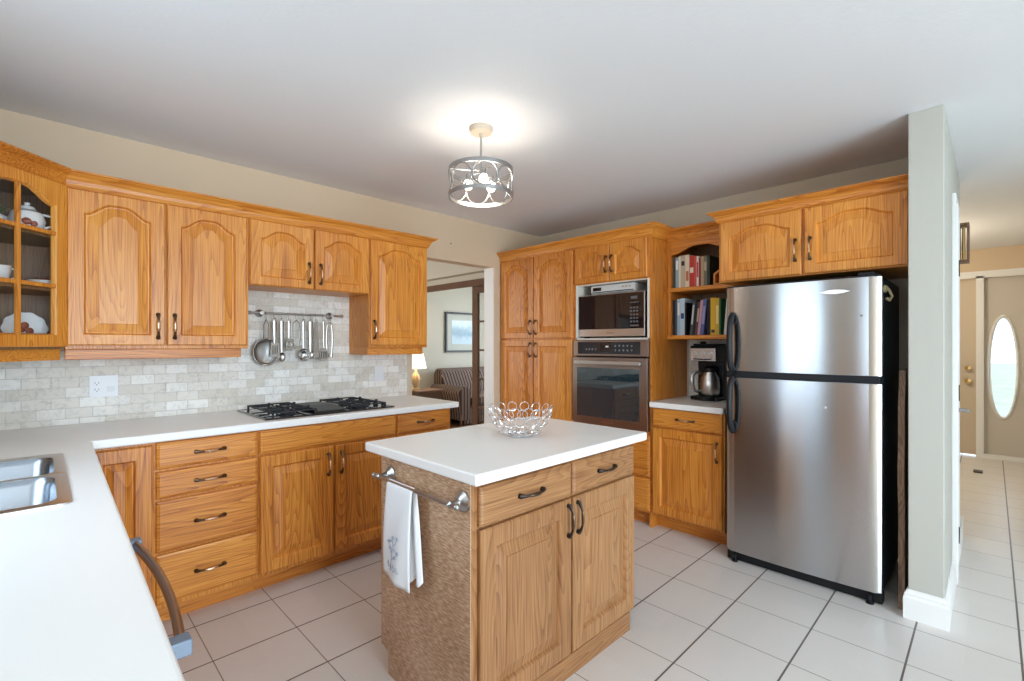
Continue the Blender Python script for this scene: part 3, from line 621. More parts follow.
for x, y, r in ((-.222, -.112, .03), (-.222, .112, .042), (.222, -.112, .042), (.222, .112, .03)): burner(x, y, r)
m = MB(); m.prism([(-.22, .0085), (.22, .0085), (.21, .022), (.02, .028), (-.02, .028), (-.21, .016)], 'x', -.09, .09)
m.build('downdraft_vent', plain('dark_grey_metal', (.025, .032, .032, 1), .45, 0), c, bevel=.003)
for k in range(4): MB().lathe([(.017, .0085), (.016, .024), (.014, .027), (0, .027)], (.385-.0, -.16+.105*k, 0), 14).build('knob', BLACK, c, smooth=True, loc=(-.02, 0, 0))
# ---------------- utensil rail
rl = thing('utensil_rail', 'pewter utensil rail on the tiled wall under the short cabinet', 'rail', (0, 3.255, 1.522))
m = MB(); m.tube([(.925, 0, 0), (1.50, 0, 0)], .0065, 10)
for x in (.925, 1.50): m.ball((x+(-.012 if x < 1 else .012), 0, 0), .013)
m.build('rod', NICKEL, rl, smooth=True)
for x in (.985, 1.44): MB().lathe([(.011, -.014), (.012, -.006), (.008, .012), (.012, .03), (.024, .036), (.026, .043)], (x, 0, 0), 18, 'y').build('bracket', NICKEL, rl, smooth=True)
HX = [1.008, 1.055, 1.103, 1.145, 1.191, 1.24, 1.29, 1.322, 1.372, 1.418]
for x in HX:
    pts = [(x, .008*math.sin(a)-.0, .0085*math.cos(a)) for a in [PI*.3+PI*1.3*k/8-PI for k in range(9)]]
    MB().tube([(x, .008, 0), (x, .004, .009), (x, -.005, .009), (x, -.010, 0), (x, -.011, -.018), (x, -.013, -.032), (x, -.021, -.036), (x, -.024, -.028)], .0016, 6).build('hook', NICKEL, rl, smooth=True)
HZ = 1.522-.034; HY = 3.255-.018
GUt = 'kitchen utensils hung on the rail'
def utensil(name, label, k, cat='utensil', dy=0, sy=0):
    t = thing(name, label, cat, (HX[k], HY+dy, HZ), 0, GUt); t.scale = (1.15, 1, 1.27); return t
def uhandle(par, L, w=.0115, flat=.32, y=0, top=0, name='handle', wtop=None):
    m = MB(); m.ring((0, y, -.004), .0065, .0016, 'y', 14, 6); n = 8
    m.tube([(0, y, -.010-(L-.010)*i/n) for i in range(n+1)], [flat*((wtop or w)*(1-.0)+(w*.5-(wtop or w))*(i/n)**2)*.9 for i in range(n+1)], 8, flat=1/flat); return m.build(name, UT, par, smooth=True)
def disc_bowl(par, r, cz, depth=.03, y=0, name='bowl', mat=None, sx=1):
    m = MB(); L = []
    for j in range(7):
        a = PI/2*j/6; rr = r*math.cos(a) if j < 6 else r*.03
        L.append([(rr*sx*math.cos(t), y-.002+depth*math.sin(a), cz+rr*math.sin(t)) for t in [2*PI*i/24 for i in range(24)]])
    m.loops(L, False, True); o = m.build(name, mat or UT, par, smooth='all'); s_ = o.modifiers.new('t', 'SOLIDIFY'); s_.thickness = .0015; return o
MESHM = plain('fine_wire_mesh', (.45, .44, .42, 1), .35, .9, alpha=.8)
_n0 = len(bpy.data.objects)
u = utensil('strainer', 'large round mesh strainer, leftmost and widest on the rail', 0, dy=.004); u.location.x -= .0
for s_ in (-1, 1): MB().tube([(0, 0, -.004), (s_*.012, 0, -.03), (s_*.013, 0, -.10)], .0028, 6).build('handle', UT, u, smooth=True)
m = MB(); m.ring((.002, 0, -.168), .066, .0038, 'y', 36, 8); m.build('rim', UT, u, smooth=True); o = disc_bowl(u, .065, -.168, .022, 0, 'mesh_basket', MESHM); o.location.x = .002
u = utensil('slotted_turner', 'slotted turner with square head hanging over the strainer', 1, dy=-.012); uhandle(u, .125)
m = MB(); m.prism([(-.024, -.19), (.028, -.195), (.022, -.122), (-.020, -.120)], 'y', -.0012, .0012)
m.build('blade', UT, u); MB().box(-.012, -.008, -.002, -.0013, -.18, -.135).box(-.001, .003, -.002, -.0013, -.18, -.135).box(.010, .014, -.002, -.0013, -.18, -.135).build('slots', DARKHOLE, u)
u = utensil('serving_spoon', 'long handled serving spoon, hanging just right of the slotted turner', 2); uhandle(u, .17); disc_bowl(u, .024, -.195, .012, sx=.8)
u = utensil('can_opener', 'short chunky steel can opener hanging left of the loop masher', 3, dy=-.008); uhandle(u, .10, .008); 
m = MB(); m.prism([(-.020, -.16), (.012, -.165), (.026, -.11), (.004, -.095), (-.016, -.11)], 'y', -.006, .006); m.ring((-.004, -.008, -.13), .013, .003, 'y', 16, 6); m.build('cutting_head', UT, u, bevel=.002)
u = utensil('potato_masher', 'looped wire masher with two parallel arms in the middle of the rail', 4, dy=-.004)
m = MB(); m.tube([(0, 0, -.004), (-.018, 0, -.02), (-.020, 0, -.10), (-.014, 0, -.14)], .003, 6); m.tube([(0, 0, -.004), (.018, 0, -.02), (.020, 0, -.10), (.014, 0, -.14)], .003, 6); m.build('arms', UT, u, smooth=True)
m = MB()
for k in range(4): m.tube([(-.026+.014*k, -.016, -.15), (-.026+.014*k, .016, -.15), (-.012+.014*k, .016, -.152) if k < 3 else (.016, .016, -.151)], .0025, 6)
m.box(-.028, .028, -.017, -.013, -.155, -.14); m.build('mashing_head', UT, u)
u = utensil('ladle', 'deep round ladle with narrow handle right of the masher', 5); uhandle(u, .155, .007); disc_bowl(u, .033, -.185, .034, -.012)
u = utensil('basting_spoon', 'broad handled basting spoon between ladle and flat spatula', 6, dy=.003); uhandle(u, .17, .013, .2); disc_bowl(u, .022, -.185, .010, sx=.8)
u = utensil('flat_spatula', 'wide flat steel spatula flaring to a straight blunt end', 7, dy=-.006); m = MB(); m.ring((0, 0, -.004), .0065, .0016, 'y', 14, 6); m.prism([(-.007, -.01), (-.010, -.05), (-.020, -.20), (-.018, -.205), (.016, -.205), (.018, -.20), (.012, -.05), (.007, -.01)], 'y', -.0012, .0012); m.build('blade', UT, u)
u = utensil('fish_turner', 'square slotted fish turner left of the tongs', 8, dy=-.014); uhandle(u, .15, .006)
m = MB(); m.prism([(-.026, -.215), (.024, -.215), (.026, -.165), (.012, -.15), (-.012, -.15), (-.026, -.165)], 'y', -.0012, .0012); m.build('blade', UT, u)
m = MB(); [m.box(-.018+.011*k, -.014+.011*k, -.0022, -.0013, -.205, -.168) for k in range(4)]; m.build('slots', DARKHOLE, u)
u = utensil('kitchen_tongs', 'long steel tongs with two narrow arms, rightmost on the rail', 9)
MB().ring((0, 0, -.004), .0065, .0016, 'y', 14, 6).tube([(-.012, 0, -.022), (-.006, 0, -.012), (.006, 0, -.012), (.012, 0, -.022)], .0035, 8).build('hinge', UT, u, smooth=True)
for s_ in (-1, 1): MB().tube([(s_*.012, 0, -.022), (s_*.017, 0, -.06), (s_*.018, 0, -.12), (s_*.014, 0, -.17), (s_*.012, 0, -.20)], [.0015, .0022, .0022, .002, .0035], 8, flat=2.4).build('arm', UT, u, smooth=True)
# ---------------- outlets
c = thing('outlet_plate', 'white double plate with outlet and switch on the tiled wall', 'outlet', (.229, YA-.0085, 1.102), 0)
MB().box(-.059, .059, -.006, 0, -.057, .057).build('plate', WHITEPL, c, bevel=.002)
for x in (-.028,):
    m = MB(); m.box(x-.017, x+.017, -.0075, -.006, -.034, .034); m.mi = 1
    for z in (-.017, .017):
        m.box(x-.008, x-.006, -.0082, -.0076, z-.002, z+.006); m.box(x+.006, x+.008, -.0082, -.0076, z-.002, z+.006); m.box(x-.002, x+.002, -.0082, -.0076, z-.010, z-.006)
    m.build('socket', [WHITEPL, DARKHOLE], c)
MB().prism([(-.006, -.032), (-.0105, 0), (-.007, .032), (-.006, .032)], 'x', .012, .044).build('rocker', WHITEPL, c)
c = thing('switch_plate', 'white single switch plate on the tiles right of the cooktop', 'switch', (1.83, YA-.0085, 1.10), 0)
MB().box(-.036, .036, -.006, 0, -.058, .058).build('plate', WHITEPL, c, bevel=.002); MB().prism([(-.006, -.032), (-.0105, 0), (-.007, .032), (-.006, .032)], 'x', -.017, .017).build('rocker', WHITEPL, c)
tag(MB().lathe([(.004, -.008), (.004, 0)], (0, 0, 0), 10, 'y').build('nail', DARKPULL, loc=(2.52, YA, 2.20)), 'small nail left in the beige wall above the doorway', 'nail')
# ---------------- right wall (local x runs toward -y, local y into the wall)
RW = -PI/2
FX = 3.12
GR = 'oak cabinets on the oven wall'
c = thing('pantry_cabinet', 'tall oak pantry cabinet with four doors beside the doorway', 'cabinet', (FX, 3.303, 0), RW, GR)
carcass(c, .882, XB-FX-.001, .10, 2.112, True)
add_door(c, .012, .428, 1.377, 2.103, .055, .398, 1.475, rail=.05); add_door(c, .438, .872, 1.377, 2.103, .055, .468, 1.475, rail=.05)
add_door(c, .012, .428, .12, 1.365, 0, .398, 1.275); add_door(c, .438, .872, .12, 1.365, 0, .468, 1.275)
c = thing('oven_cabinet', 'tall oak cabinet housing the microwave niche and wall oven', 'cabinet', (FX, 2.4205, 0), RW, GR)
OW = .70; DD = XB-FX-.001
m = MB(); m.box(0, .018, 0, DD, .10, 2.112); m.box(OW-.02, OW, 0, DD, .0, 2.112); m.box(.018, OW-.02, 0, DD, 1.805, 2.112); m.box(.018, OW-.02, 0, DD, .10, .69); m.box(.018, OW-.02, DD-.012, DD, .69, 1.805)
m.build('body', OAKV, c, bevel=.0015); MB().box(0, OW-.02, .065, DD, 0, .0995).build('toe_kick', OAKH, c)
m = MB(); m.box(.018, .030, -.006, DD-.012, 1.372, 1.805); m.box(OW-.034, OW-.02, -.006, DD-.012, 1.372, 1.805); m.box(.030, OW-.034, -.006, DD-.012, 1.358, 1.372); m.box(.030, OW-.034, DD-.02, DD-.012, 1.372, 1.80); m.box(.030, OW-.034, 0, DD-.02, 1.797, 1.8045)
m.build('niche_lining', plain('cream_laminate', (.74, .70, .62, 1), .45), c)
add_door(c, .016, .342, 1.812, 2.103, .045, .318, 1.945, rail=.045, stile=.05); add_door(c, .348, .668, 1.812, 2.103, .045, .372, 1.945, rail=.045, stile=.05)
add_drawer(c, .012, .688, .365, .665); add_drawer(c, .012, .688, .12, .353)
# oven
c = thing('wall_oven', 'built-in stainless wall oven with dark glass door', 'oven', (FX-.002, 2.398, 0), RW)
MB().box(.002, .645, .002, .50, .695, 1.352).build('body', BLACK, c)
m = MB(); m.box(-.012, .665, -.028, .0, 1.232, 1.354); m.build('control_panel', DKSTEEL, c, bevel=.003)
m = MB(); m.box(.035, .60, -.0295, -.028, 1.248, 1.342); m.build('control_glass', plain('smoked_control_glass', (.03,.03,.033,1), .12), c); MB().box(.25, .345, -.0302, -.0296, 1.262, 1.335).build('display', BLKGLASS, c)
m = MB(); [m.ring((x, -.0303, z), .0055, .0006, 'y', 12, 4) for x in (.12, .15, .18, .21, .39, .425, .46, .495, .53) for z in ((1.285,) if x < .38 else (1.278, 1.312))]; m.box(.302, .328, -.0308, -.0303, 1.30, 1.312); m.build('touch_marks', WHITEPL, c)
dr = MB().box(-.012, .665, -.040, .0, .694, 1.222).build('oven_door', DKSTEEL, c, bevel=.004)
MB().box(.035, .60, -.0415, -.040, .755, 1.14).build('window_glass', plain('reflection_tinted_oven_glass', (.018, .034, .042, 1), .03, coat=1, spec=1), dr, bevel=.0005)  # blue-green tint in the glass colour stands in for a reflected landscape
m = MB(); m.box(.03, .62, -.078, -.062, 1.168, 1.198); m.box(.04, .06, -.062, -.040, 1.172, 1.194); m.box(.59, .61, -.062, -.040, 1.172, 1.194); m.build('handle', STEELH, dr, bevel=.003)
# small raised letters like the maker's mark
def word(txt, size, mat, name, parent, loc, rot, ext=.0004):
    cu = bpy.data.curves.new(name, 'FONT'); cu.body = txt; cu.size = size; cu.extrude = ext; cu.align_x = 'CENTER'; cu.align_y = 'CENTER'
    t = bpy.data.objects.new(name, cu); COL.objects.link(t); dg = bpy.context.evaluated_depsgraph_get(); me = bpy.data.meshes.new_from_object(t.evaluated_get(dg)); bpy.data.objects.remove(t)
    me.materials.clear(); me.materials.append(mat); o = bpy.data.objects.new(name, me); COL.objects.link(o); o.parent = parent; o.location = loc; o.rotation_euler = rot; return o
word('Whirlpool', .022, CHROME, 'badge', dr, (.33, -.0405, .722), (PI/2, 0, 0))
# microwave
c = thing('microwave', 'stainless microwave with black glass door in the niche above the oven', 'microwave', (FX+.03, 2.385, 1.3725), RW)
MB().box(0, .600, .0, .42, .008, .345).build('body', BLACK, c, bevel=.004)
m = MB(); [m.box(x, x+.03, .03, .06, 0, .008) for x in (.02, .55)]; [m.box(x, x+.03, .35, .38, 0, .008) for x in (.02, .55)]; m.build('feet', BLACK, c)
m = MB(); m.box(0, .600, -.018, 0, .012, .345); dr = m.build('front_frame', STEELH, c, bevel=.003)
MB().box(.0, .592, -.021, -.018, .070, .340).build('door_glass', BLKGLASS, c, bevel=.001)
m = MB()
for r in range(5):
    for q in range(3): m.box(.478+.026*q, .496+.026*q, -.0218, -.0211, .115+.026*r, .128+.026*r)
m.box(.478, .552, -.0218, -.0211, .085, .098); m.box(.478, .552, -.0218, -.0211, .262, .268); m.box(.485, .54, -.0218, -.0211, .29, .312); m.build('keypad', plain('grey_key_legend', (.12, .115, .115, 1), .4), c)
word('Panasonic', .018, DKSTEEL, 'badge', c, (.30, -.0185, .043), (PI/2, 0, 0))
# under-cabinet radio
c = thing('cabinet_radio', 'slim silver under-cabinet radio hanging above the microwave', 'radio', (FX+.04, 2.285, 1.722), RW)
m = MB(); m.prism([(-.0, .012), (.015, 0), (.20, 0), (.20, .07), (.0, .07)], 'x', 0, .40); m.build('body', plain('silver_plastic', (.62, .63, .62, 1), .35), c, bevel=.004)
MB().box(.02, .10, -.002, 0, .028, .054).build('display', BLKGLASS, c); MB().box(.012, .39, -.0025, 0, .014, .020).build('disc_slot', BLACK, c)
m = MB(); [m.lathe([(.007, 0), (.006, -.006)], (.30+.03*k, 0, .045), 12, 'y') for k in range(3)]; m.build('buttons', CHROME, c)
# small base cabinet right of oven
c = thing('base_cabinet', 'small oak base cabinet under the coffee maker, left of the refrigerator', 'cabinet', (FX, 1.7185, 0), RW, GR)
carcass(c, .513, DD, .10, .874, True); add_drawer(c, .010, .500, .742, .868); add_door(c, .010, .500, .12, .730, 0, .468, .62)
# bookshelf wall cabinet
c = thing('open_shelf_cabinet', 'open oak wall shelf with arched top holding two rows of cookbooks', 'shelf', (3.345, 1.7195, 0), RW, GR)
SW = .483; SD = XB-3.345-.001
m = MB(); m.box(0, .032, 0, SD, 1.36, 2.115); m.box(SW-.018, SW, 0, SD, 1.36, 2.115); m.box(.032, SW-.018, 0, SD, 2.09, 2.115); m.build('body', OAKV, c, bevel=.002)
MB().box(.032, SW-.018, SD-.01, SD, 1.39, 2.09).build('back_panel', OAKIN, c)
m = MB(); pts = []
n = 20
for i in range(n+1): t = -1+2*i/n; pts.append((.032+(SW-.05)*(t+1)/2, 1.988+.052*shape(t, .9)))
m.prism(pts+[(SW-.018, 2.115), (.032, 2.115)], 'y', .0, .018); m.build('arched_rail', OAKH, c)
for z in (1.36, 1.712): MB().box(.001, SW-.001, -.008, SD-.01, z, z+.030).build('shelf', OAKH, c, bevel=.005)
# fridge cabinet
c = thing('wall_cabinet', 'oak wall cabinet with two wide arched doors above the refrigerator', 'cabinet', (3.10, 1.236, 0), RW, GR)
carcass(c, .948, XB-3.10-.001, 1.718, 2.112)
add_door(c, .014, .470, 1.724, 2.098, .045, .440, 1.865, rail=.05, stile=.058); add_door(c, .484, .942, 1.724, 2.098, .045, .514, 1.865, rail=.05)
for nm, pth, zz, lb in (('crown_moulding', [(FX, 3.305), (FX, 1.7195), (3.343, 1.7195)], (2.10, 2.19), 'oak crown moulding capping the pantry and oven cabinets'),
                    ('crown_moulding', [(3.345, 1.712), (3.345, 1.243)], (2.09, 2.175), 'short oak crown moulding over the open book shelf'),
                    ('crown_moulding', [(XB-.2, 1.237), (3.10, 1.237), (3.10, .2875)], (2.10, 2.168), 'oak crown moulding above the refrigerator cabinet')):
    if nm and pth[0][0] == XB-.2: pth = [(3.275, 1.2375), (3.10, 1.2375), (3.10, .2875)]
    pth2 = pth if len(pth) != 3 or pth[0][0] > 3.2 else pth
    if pth[0] == (3.275, 1.2375):
        o = sweep(MB(), pth[::-1], [(-a, z) for a, z in crown_prof(*zz)]).build(nm, OAKY, smooth=.25)
    else: o = sweep(MB(), pth, crown_prof(*zz)).build(nm, OAKY, smooth=.25)
    tag(o, lb, 'moulding')
# ---------------- books
def bookm(col, rough=.55): return plain('book_cover', S(*col), rough)
PAPER = plain('page_paper', (.75, .70, .58, 1), .8)
def book(label, x, w, h, d, col, z, tilt=0, band=None, group=None):
    """x = local offset from shelf left end; spine faces the room"""
    t = thing('cookbook', label, 'book', (3.365, 1.7195-x, z), RW, group)
    m = MB(); m.box(0, w, 0, .004, 0, h); m.box(0, .0025, .004, d, 0, h); m.box(w-.0025, w, .004, d, 0, h); 
    M = Matrix.Translation((0,0,0)) @ Matrix.Rotation(tilt, 4, 'Y')
    mats = [bookm(col)]
    m2 = MB().box(.0028, w-.0028, .0045, d-.004, .004, h-.004)
    if tilt:
        piv = w if tilt > 0 else 0
        M = Matrix.Translation((piv, 0, 0)) @ Matrix.Rotation(tilt, 4, 'Y') @ Matrix.Translation((-piv, 0, 0)); m.xf(M); m2.xf(M)
    m.build('cover', mats, t); m2.build('pages', PAPER, t)
    if band:
        m3 = MB()
        for (a, b_, c_) in band: m3.box(w*.15, w*.85, -.0008, -.0001, h*a, h*b_)
        if tilt: m3.xf(M)
        m3.build('spine_lettering', plain('spine_print', S(*band[0][2]), .5), t)
G1, G2 = 'cookbooks on the upper shelf', 'cookbooks on the lower shelf'
x = .036
for w, h, col, lab, band in ((.020, .225, (62, 68, 70), 'dark grey book at the left end of the upper shelf', None), (.022, .228, (150, 170, 176), 'pale blue-grey book second from the left, upper shelf', [(.6, .9, (240, 240, 240))]),
    (.016, .235, (222, 222, 214), 'thin white book beside the pale blue-grey one, upper shelf', None), (.034, .238, (196, 184, 160), 'wide beige book with a dark mark on its spine, upper shelf', [(.68, .82, (50, 45, 40))]), (.030, .238, (226, 218, 198), 'wide cream book left of the red ones, upper shelf', [(.2, .5, (190, 120, 90))]),
    (.036, .228, (190, 62, 52), 'thick red book with white oval on its spine, upper shelf', [(.45, .62, (235, 225, 210))]), (.016, .222, (206, 90, 84), 'thin coral book right of the thick red one, upper shelf', None), (.015, .218, (235, 225, 222), 'thin white book with red print between coral and maroon books', [(.3, .8, (190, 60, 60))]),
    (.015, .205, (140, 56, 50), 'short maroon book on the upper shelf', None), (.020, .212, (184, 162, 130), 'tan book right of the maroon one, upper shelf', None), (.022, .214, (122, 116, 98), 'olive grey book near the right end of the upper shelf', [(.5, .8, (190, 180, 150))]), (.018, .216, (52, 66, 58), 'dark green book beside the wooden bookend, upper shelf', None)):
    book(lab, x, w, h, .20, col, 1.7425, 0, band, G1); x += w+.001
# wooden bookend house shape
c = thing('bookend', 'small slanted wooden bookend at the right of the upper shelf', 'bookend', (3.37, 1.7195-.335, 1.7425), RW)
m = MB(); m.box(0, .014, 0, .12, 0, .085); m.box(.014, .105, 0, .12, 0, .012); m.build('frame', OAKV, c, bevel=.001)
m = MB(); m.box(0, .014, .0, .12, 0, .11); m.xf(Matrix.Translation((.005, 0, .083)) @ Matrix.Rotation(.95, 4, 'Y')); m.build('slanted_roof', OAKV, c, bevel=.001)
x = .036
for w, h, col, lab, band, tilt, gap in ((.018, .262, (30, 32, 40), 'black book at the left end of the lower shelf', None, 0, 0), (.014, .258, (70, 84, 100), 'slate blue book second from the left, lower shelf', None, 0, 0), (.022, .270, (168, 196, 214), 'light blue book on the lower shelf', [(.55, .9, (235, 240, 245))], 0, 0),
    (.034, .272, (190, 214, 232), 'wide pale blue book left of the black books, lower shelf', [(.45, .6, (40, 70, 130))], 0, 0), (.012, .24, (24, 24, 28), 'thin black book beside the wide pale blue one', None, 0, 0), (.018, .258, (64, 74, 78), 'leaning dark teal book with white print, lower shelf', [(.3, .85, (190, 200, 200))], .10, .024),
    (.020, .245, (22, 22, 26), 'leaning black book right of the teal one, lower shelf', None, .10, 0), (.016, .24, (92, 62, 66), 'leaning maroon-brown book, lower shelf', [(.4, .8, (190, 170, 150))], .10, 0), (.018, .252, (196, 150, 160), 'leaning pink book, lower shelf', None, .10, 0), (.026, .258, (88, 96, 150), 'leaning violet blue book left of the yellow ones', [(.3, .8, (150, 150, 190))], .10, 0),
    (.022, .25, (20, 22, 26), 'upright black book directly left of the yellow books', None, 0, .027), (.034, .262, (226, 182, 44), 'wide yellow book on the lower shelf', [(.06, .14, (60, 60, 60))], 0, 0), (.024, .258, (214, 176, 60), 'narrower yellow book right of the wide yellow one', [(.3, .8, (240, 220, 140))], 0, 0), (.010, .255, (50, 110, 70), 'thin green book right of the yellow ones', None, 0, 0), (.020, .25, (208, 208, 206), 'light grey book at the right end of the lower shelf', None, .08, .020)):
    x += gap; book(lab, x, w, h, .20, col, 1.3905, tilt, band, G2); x += w+.001
# ---------------- coffee maker
c = thing('coffee_maker', 'black and chrome drip coffee maker with thermal carafe on the small worktop', 'coffee maker', (3.40, 1.575, .9155), RW)
m = MB(); m.box(0, .205, .02, .235, .0, .028); m.lathe([(.1, 0), (.1, .022), (.09, .030)], (.1025, .08, 0), 28); m.build('base', BLACK, c, bevel=.006, smooth=True)
MB().box(.005, .20, .135, .235, .028, .30).build('water_tank', BLACK, c, bevel=.01)
m = MB(); m.prism([(.0, .285), (.0, .375), (.012, .398), (.235, .398), (.235, .285)], 'x', .005, .20); m.build('brew_head', BLACK, c, bevel=.008)
m = MB(); m.prism([(-.004, .288), (-.004, .372), (-.0005, .380), (-.0005, .288)], 'x', .010, .195); m.build('chrome_panel', plain('bright_brushed_chrome', (.62, .65, .68, 1), .25, 1), c, bevel=.002)
m = MB()
for x in (.045, .1025, .16): m.lathe([(.0, -.016), (.016, -.016), (.018, -.004)], (x, 0, .338), 18, 'y')
m.build('knobs', STEELH, c, smooth=True); MB().tube([(.04, -.010, .302), (.1025, -.014, .298), (.165, -.010, .302)], .004).build('grip', BLACK, c)
m = MB(); m.box(.02, .185, .02, .22, .398, .412); m.lathe([(.025, .412), (.02, .428), (0, .43)], (.08, .06, 0), 14); m.build('lid', BLACK, c, bevel=.006)
k_ = MB().lathe([(.055, .032), (.066, .045), (.068, .12), (.062, .165), (.045, .195), (.043, .21), (.0, .212)], (.1225, .075, 0), 26).build('carafe', STEELH, c, smooth=True)
MB().lathe([(.046, .205), (.046, .235), (.03, .25), (.0, .252)], (.1225, .075, 0), 20).build('carafe_lid', BLACK, k_, smooth=True)
MB().tube([(.085, .02, .20), (.055, -.01, .205), (.04, -.03, .18), (.042, -.035, .12), (.05, -.015, .07), (.08, .018, .06)], [.009, .010, .011, .011, .009, .008], 10, flat=1.4).build('carafe_handle', NICKEL, k_, smooth=True)
# ---------------- refrigerator
c = thing('refrigerator', 'large stainless top-freezer refrigerator with black sides', 'refrigerator', (2.98, 1.153, 0), RW)
FW = .765
MB().box(.004, FW-.004, .082, .685, .045, 1.672).build('body', FRSIDE, c, bevel=.008)
m = MB(); m.box(.0, FW, .04, .10, .004, .060); m.build('base_grille', BLACK, c, bevel=.003)
for x_, y_ in ((.05, .025), (FW-.05, .025), (.05, .64), (FW-.05, .64)): MB().lathe([(.018, 0), (.018, .012), (.010, .014), (.010, .044)], (x_, y_, 0), 12).build('foot', BLACK, c)
def fdoor(z0, z1, name):
    m = MB(); prof = []; n = 28
    for i in range(n+1):
        t = -1+2*i/n; a = abs(t); e = 0 if a < .955 else .018*((a-.955)/.045)**2
        prof.append((FW/2+t*FW/2, -.004-.016*(1-t*t)+e+.016))
    pts = prof+[(FW, .075), (0, .075)]
    L = [[(x, y, z0) for x, y in pts], [(x, y, z1) for x, y in pts]]
    m.loops(L); return m.build(name, STEEL, c, smooth=True, bevel=.0025)
fd1 = fdoor(1.160, 1.668, 'freezer_door'); fd2 = fdoor(.064, 1.122, 'fridge_door')
MB().box(.006, FW-.006, .012, .082, 1.1225, 1.1595).build('divider', BLACK, c, bevel=.003)
m = MB(); m.box(.006, FW-.006, .010, .075, 1.6685, 1.676); m.box(FW-.10, FW-.03, .02, .10, 1.676, 1.692); m.build('top_trim', BLACK, c, bevel=.002)
def fhandle(z0, z1, par, flare):
    m = MB(); n = 16; P = []; R = []
    for i in range(n+1):
        t = i/n; z = z0+(z1-z0)*t; o = .052*(math.sin(PI*min(1, max(0, t*1.0)))**.35 if 0 < t < 1 else 0)
        P.append((.045, .004-o, z)); R.append(.0165)
    m.tube(P, R, 12, flat=1.35); m.build('handle', BLACK, par, smooth=True)
    return
fhandle(1.165, 1.50, fd1, 1); fhandle(.80, 1.118, fd2, 1)
for par, zc, s_ in ((fd1, 1.478, 1), (fd2, .825, -1)):
    m = MB(); pts = [(.045+.026*math.cos(a), zc+(.036 if s_ > 0 else .036)*math.sin(a)) for a in [2*PI*i/24 for i in range(24)]]
    m.prism(pts, 'y', -.004, .008); m.build('handle_escutcheon', BLACK, par, bevel=.002)
m = MB(); m.prism([(.50, 1.600), (.535, 1.609), (.57, 1.612), (.605, 1.609), (.64, 1.600), (.605, 1.591), (.57, 1.588), (.535, 1.591)], 'y', -.0065, .004); o = m.build('emblem', plain('bright_emblem', (.85, .86, .88, 1), .25, .6), fd1, bevel=.001)
word('Maytag', .013, DKSTEEL, 'badge', fd1, (.57, -.0068, 1.600), (PI/2, 0, 0))
tag(MB().ball((0, 0, 0), .006).build('magnet', DKSTEEL, loc=(2.986, .47, 1.47)), 'tiny round magnet high on the freezer door', 'magnet')
tag(MB().ball((0, 0, 0), .006).build('magnet', CERAM, loc=(2.970, .625, .985)), 'tiny white dot magnet on the lower fridge door', 'magnet')
c = thing('magnet_clip', 'pale gold hook-shaped magnet stuck on the black fridge side', 'magnet', (3.10, .392, 1.60))
m = MB(); m.lathe([(.0, -.012), (.018, -.010), (.020, 0)], (0, 0, .01), 16, 'y'); m.tube([(0, -.008, .02), (.02, -.02, .0), (.02, -.03, -.03), (.0, -.022, -.05), (-.012, -.012, -.04)], .007, 8); m.build('clip_body', plain('pale_gold_plastic', (.66, .60, .38, 1), .4), c, smooth=True)
# board leaning between fridge and partition
m = MB(); L = []
n = 26
for i in range(n+1):
    z = 1.19*i/n; x = .0+.022*math.sin(z*5.3+.5)+.008*math.sin(z*17)+.05*(z/1.19)
    L.append([(x, 0, z), (x+.40, 0, z), (x+.40, .026, z), (x+.004, .026, z)])
m.loops(L); tag(m.build('wooden_board', BROWNW if False else oak('weathered_board_wood', 'z', (.34,.22,.14,1), (.22,.13,.08,1), (.07,.04,.025,1), .6, 1.0, 0), loc=(3.03, .305, 0), smooth=False), 'rough wooden board leaning in the gap beside the refrigerator', 'board')
# ---------------- pendant lamp
c = thing('pendant_lamp', 'silver drum pendant lamp with a band of metal circles, lit', 'lamp', (1.609, 1.855, 2.44))
MB().lathe([(.062, 0), (.062, -.012), (.056, -.026), (.012, -.030), (.008, -.045)], (0, 0, 0), 32).build('canopy', plain('cream_enamel', (.55, .47, .38, 1), .35), c, smooth=True)
MB().tube([(0, 0, -.03), (0, 0, -.235)], .006, 10).build('stem', NICKEL, c, smooth=True)
m = MB(); R = .166
for z0, z1 in ((-.232, -.212), (-.362, -.342)):
    m.loops([[(r_*math.cos(a), r_*math.sin(a), z) for a in [2*PI*i/64 for i in range(64)]] for r_, z in ((R, z0), (R, z1), (R-.004, z1), (R-.004, z0), (R, z0))], False, False)
m.build('shade_band', NICKEL, c, smooth=True)
m = MB()
for k in range(8):
    a0 = 2*PI*k/8+.2; pts = []
    for i in range(36): b = 2*PI*i/36; aa = a0+.0625*math.cos(b)/R; pts.append(((R-.002)*math.cos(aa), (R-.002)*math.sin(aa), -.287+.0575*math.sin(b)))
    m.tube(pts, .0042, 6, True)
m.build('shade_circles', NICKEL, c, smooth=True)
m = MB(); [m.tube([(0, 0, -.235), (.07*math.cos(a), .07*math.sin(a), -.235)], .004) for a in (0, 2*PI/3, 4*PI/3)]; [m.tube([(.0, 0, -.222), ((R-.003)*math.cos(a), (R-.003)*math.sin(a), -.222)], .003) for a in (.5, .5+2*PI/3, .5+4*PI/3)]; m.build('spider', NICKEL, c)
for a in (0, 2*PI/3, 4*PI/3):
    x, y = .07*math.cos(a), .07*math.sin(a)
    MB().lathe([(.013, -.232), (.013, -.262)], (x, y, 0), 12).build('socket', NICKEL, c); MB().ball((x, y, -.288), .024, (1, 1, 1.15)).build('bulb', BULB, c, smooth='all')
    l = lamp('bulb_light', 'POINT', (1.609+x, 1.855+y, 2.44-.288), 7, (1, .89, .74), r=.028); 
